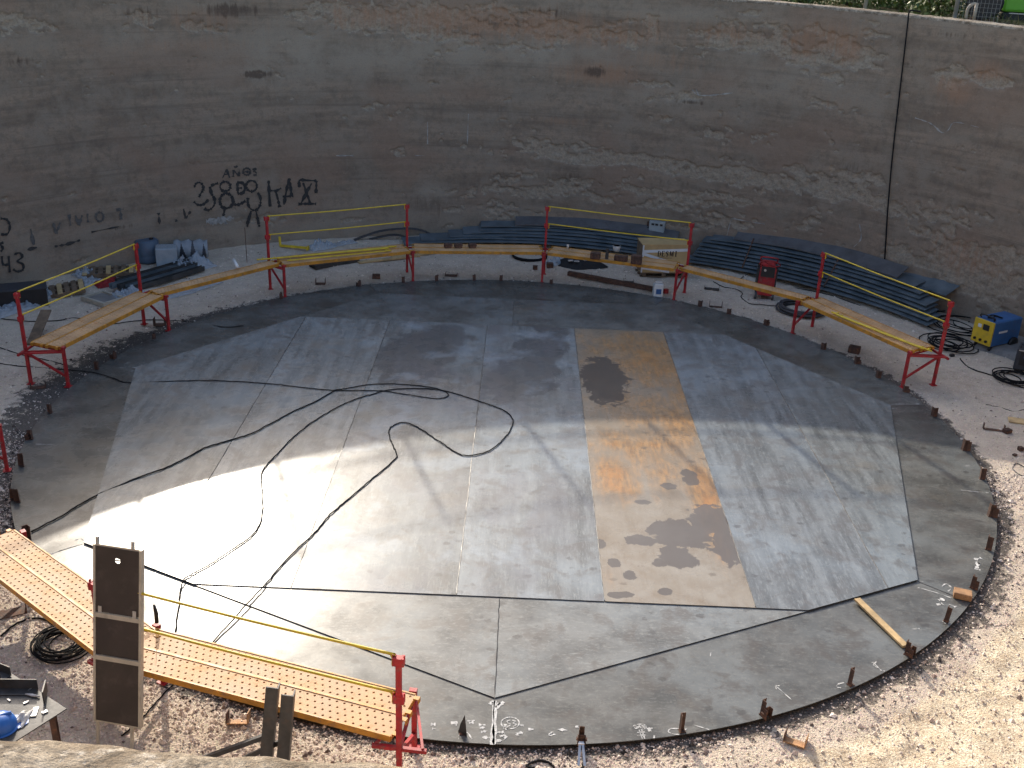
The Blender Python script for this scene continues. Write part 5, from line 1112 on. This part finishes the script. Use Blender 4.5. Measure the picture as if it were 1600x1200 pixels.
for i in range(n_):
    for j in range(m_):
        fx, fy = i/(n_-1), j/(m_-1); e = math.sin(math.pi*fx)**.5*math.sin(math.pi*fy)**.5
        q = c0.lerp(c1, fx)+Vector((.0, (fy-.5)*.17*(1+.5*math.sin(fx*9)), .004+.09*e*float(fbm(np.array(fx*5.), np.array(fy*5.+3)))))
        vs.append(q)
tag(MB().add(vs, [(i*m_+j, i*m_+j+1, (i+1)*m_+j+1, (i+1)*m_+j) for i in range(n_-1) for j in range(m_-1)]).build('work_glove', 'rag', None, True), 'crumpled pale work gloves beside the blue hard hat', 'gloves')
# ---- pair of braced steel posts ------------------------------------------------
for j, (x, yb, xt, yt, bx, by) in enumerate([(410, 1245, 425, 1075, 312, 1190), (437, 1248, 449, 1087, 372, 1192)]):
    p = G(x, yb, GZ); d = ray(xt, yt); T = Vector(CAM+d*((p.y-CAM[1])/d[1])); ax = T-p
    t = thing('braced_post', 'dark angle-iron post with diagonal brace by the near wall, %s of the pair' % ['left', 'right'][j], 'post', p)
    MB().sect((0, 0, 0), ax, [(-.055, 0), (.055, 0), (.055, .012), (-.043, .012), (-.043, .09), (-.055, .09)], (0, 1, 0)).build('upright', 'darksteel', t)
    q = G(bx, by, GZ)-p
    MB().sect(ax*.56+Vector((0, .03, 0)), (q.x, q.y, .02), [(-.03, -.02), (.03, -.02), (.03, .02), (-.03, .02)]).build('brace', 'darksteel', t)
# ================================================================== BEYOND THE RIM
def leafmesh(name, c, rx, ry, rz, n, size, mat, seed):
    rg = np.random.default_rng(seed); ctr = rg.normal(0, 1, (9, 3))*.45; k = rg.integers(0, 9, n)
    P = ctr[k]+rg.normal(0, .28, (n, 3)); P[:, 2] = np.abs(P[:, 2]+.3)
    P = P*np.array([rx, ry, rz])
    A = rg.normal(0, 1, (n, 3)); A /= np.linalg.norm(A, axis=1)[:, None]; B = np.cross(A, rg.normal(0, 1, (n, 3))); B /= np.linalg.norm(B, axis=1)[:, None]
    s = size*rg.uniform(.6, 1.4, n)[:, None]
    V = np.stack([P-A*s, P+B*s*.45, P+A*s, P-B*s*.45], 1).reshape(-1, 3)
    me = bpy.data.meshes.new(name); me.from_pydata(V.tolist(), [], (np.arange(n*4).reshape(-1, 4)).tolist()); me.materials.append(M[mat]); setattr_f(me, 'tone', np.repeat(rg.random(n), 4)); return me
for i, (x, y, rx, rz, lb) in enumerate([(1205, -3, .7, .55, 'green shrub above the wall, furthest left of the row'), (1265, 2, .9, .6, 'yellow-green shrub above the wall, second from left'), (1330, 4, .8, .7, 'bushy green shrub above the wall, third from left'), (1395, 8, .9, .8, 'green shrub above the wall just left of the hanging cable'), (1440, 8, .7, .7, 'green shrub above the wall behind the galvanised fence post'), (1482, 14, .55, .9, 'dark green shrub above the wall beside the hose coil'), (1550, 14, .9, .8, 'x'), (1150, -14, .8, .5, 'x')][:6]):
    az = UW(x, 15)[0]; rr_ = WR+2.4+.6*(i % 3); p = Vector((WC[0]+rr_*math.cos(az), WC[1]+rr_*math.sin(az), 6.02)); t = thing('shrub', lb, 'shrub', p, 0, 'shrubs growing beyond the wall')
    link('foliage', leafmesh('foliage', None, rx*1.1, rx, rz*1.5, 1500, .06, 'leaf', 40+i), t)
    for k in range(4): MB().tube([(0, 0, -.05), (random.uniform(-.2, .2), random.uniform(-.2, .2), .35), (random.uniform(-.5, .5), random.uniform(-.4, .4), .8*rz+.2)], [.03, .02, .008], 5).build('stem', 'bark', t)
def grass():
    rg = np.random.default_rng(5); n = 7000; a = rg.uniform(R(20), R(75), n); r = WR+.6+rg.random(n)**.9*9; kp = fbm(a*60, r*1.5, 3) > .5; a, r = a[kp], r[kp]; n = len(a)
    x, y = WC[0]+r*np.cos(a), WC[1]+r*np.sin(a); h = rg.uniform(.08, .32, n); th_ = rg.uniform(0, 6.28, n)
    z = np.full(n, 6.03); dx, dy = np.cos(th_)*.012, np.sin(th_)*.012; lx, ly_ = rg.normal(0, .10, n), rg.normal(0, .10, n)
    V = np.stack([np.stack([x-dx, y-dy, z], -1), np.stack([x+dx, y+dy, z], -1), np.stack([x+lx, y+ly_, z+h], -1)], 1).reshape(-1, 3)
    me = bpy.data.meshes.new('dry_grass'); me.from_pydata(V.tolist(), [], np.arange(n*3).reshape(-1, 3).tolist()); me.materials.append(M['grass']); setattr_f(me, 'tone', np.repeat(rg.random(n), 3)); return me
tag(link('dry_grass', grass()), 'dry grass and weeds growing beyond the wall top', 'grass', kind='stuff')
FR = WR+.95; az0_ = UW(1462, 24)[0]; stp = R(8.6)
def FP(az, z): return Vector((WC[0]+FR*math.cos(az), WC[1]+FR*math.sin(az), z))
t = thing('rim_fence', 'galvanised post and wire mesh fence standing along the wall top', 'fence')
for k in range(-2, 13):
    q = FP(az0_+stp*k, 6.0); MB().tube([q, q+Vector((0, 0, 2.1))], .045, 8).build('post', 'galv', t, True); MB().lathe([(.10, 0), (.10, .09), (.05, .11)], 10, tuple(q)).build('post_base', 'galv', t)
    if k < 12:
        for z in (6.95, 8.05): MB().tube([FP(az0_+stp*(k+j/4), z) for j in range(5)], .022, 6).build('rail', 'galv', t, True)
m = MB()
for k in range(-1, 0):
    for j in range(13, 24): q = FP(az0_+stp*(k+j/24), 6.06); m.beam(q, q+Vector((0, 0, 1.95)), .003, .003)
    for j in range(22): m.beam(FP(az0_+stp*(k+.54), 6.1+.088*j), FP(az0_+stp*(k+1), 6.1+.088*j), .003, .003)
tag(m.build('wire_mesh', 'galv', t), kind='stuff')
# hose drum
p = G(1534, 32, 6.06); t = thing('hose_drum', 'black drum wound with dark hose beyond the wall top', 'hose drum', p, -.5); t.scale = (.78, .78, .78)
MB().lathe([(.42, -.30), (.46, -.30), (.46, -.26), (.30, -.25), (.30, .25), (.46, .26), (.46, .30), (.42, .30)], 24, (0, 0, .48), 'y').build('drum', 'black', t, True)
for k in range(7): MB().tube([Vector((.36*math.cos(2*math.pi*i/24), -.21+.07*k, .48+.36*math.sin(2*math.pi*i/24))) for i in range(24)], .033, 6, True).build('hose_turn', 'hose_grey', t, True)
MB().box((0, 0, .03), (.7, .6, .05)).build('stand', 'rust', t)
for j, (x, y, lb) in enumerate([(1509, 30, 'short curved beige pipe rising at the wall top'), (1521, 32, 'straight beige pipe stub beside the hose drum')]):
    p = G(x, y, 6.08); pts = [p, p+Vector((0, 0, .22)), p+Vector((.10, 0, .32)), p+Vector((.2, 0, .30))] if j == 0 else [p, p+Vector((0, 0, .34))]
    tag(MB().tube(spline(pts, 4) if j == 0 else pts, .035, 9).build('pipe_stub', 'pvc', None, True), lb, 'pipe')
# green machine
p = G(1562, 34, 6.03); t = thing('green_machine', 'lime green machine with black base beyond the wall at top right', 'machine', p, -.32)
MB().box((1.5, .8, .10), (3.0, 1.6, .20)).build('skid_base', 'black', t, bevel=.03); MB().box((1.5, .8, .86), (3.0, 1.6, 1.30)).build('body', 'greenm', t, bevel=.06)
MB().box((1.5, -.012, .19), (2.7, .02, .02)).build('trim_strip', 'zinc', t)
for k in range(3): MB().box((.6+.9*k, -.006, 1.0), (.8, .012, .95)).build('side_door', 'greenm', t)
for k in range(8): MB().box((.6, -.014, .75+.07*k), (.55, .012, .03)).build('vent_slat', 'black', t)
for x in (.3, 2.7): MB().box((x, .8, .03), (.3, 1.5, .06)).build('runner', 'darksteel', t)
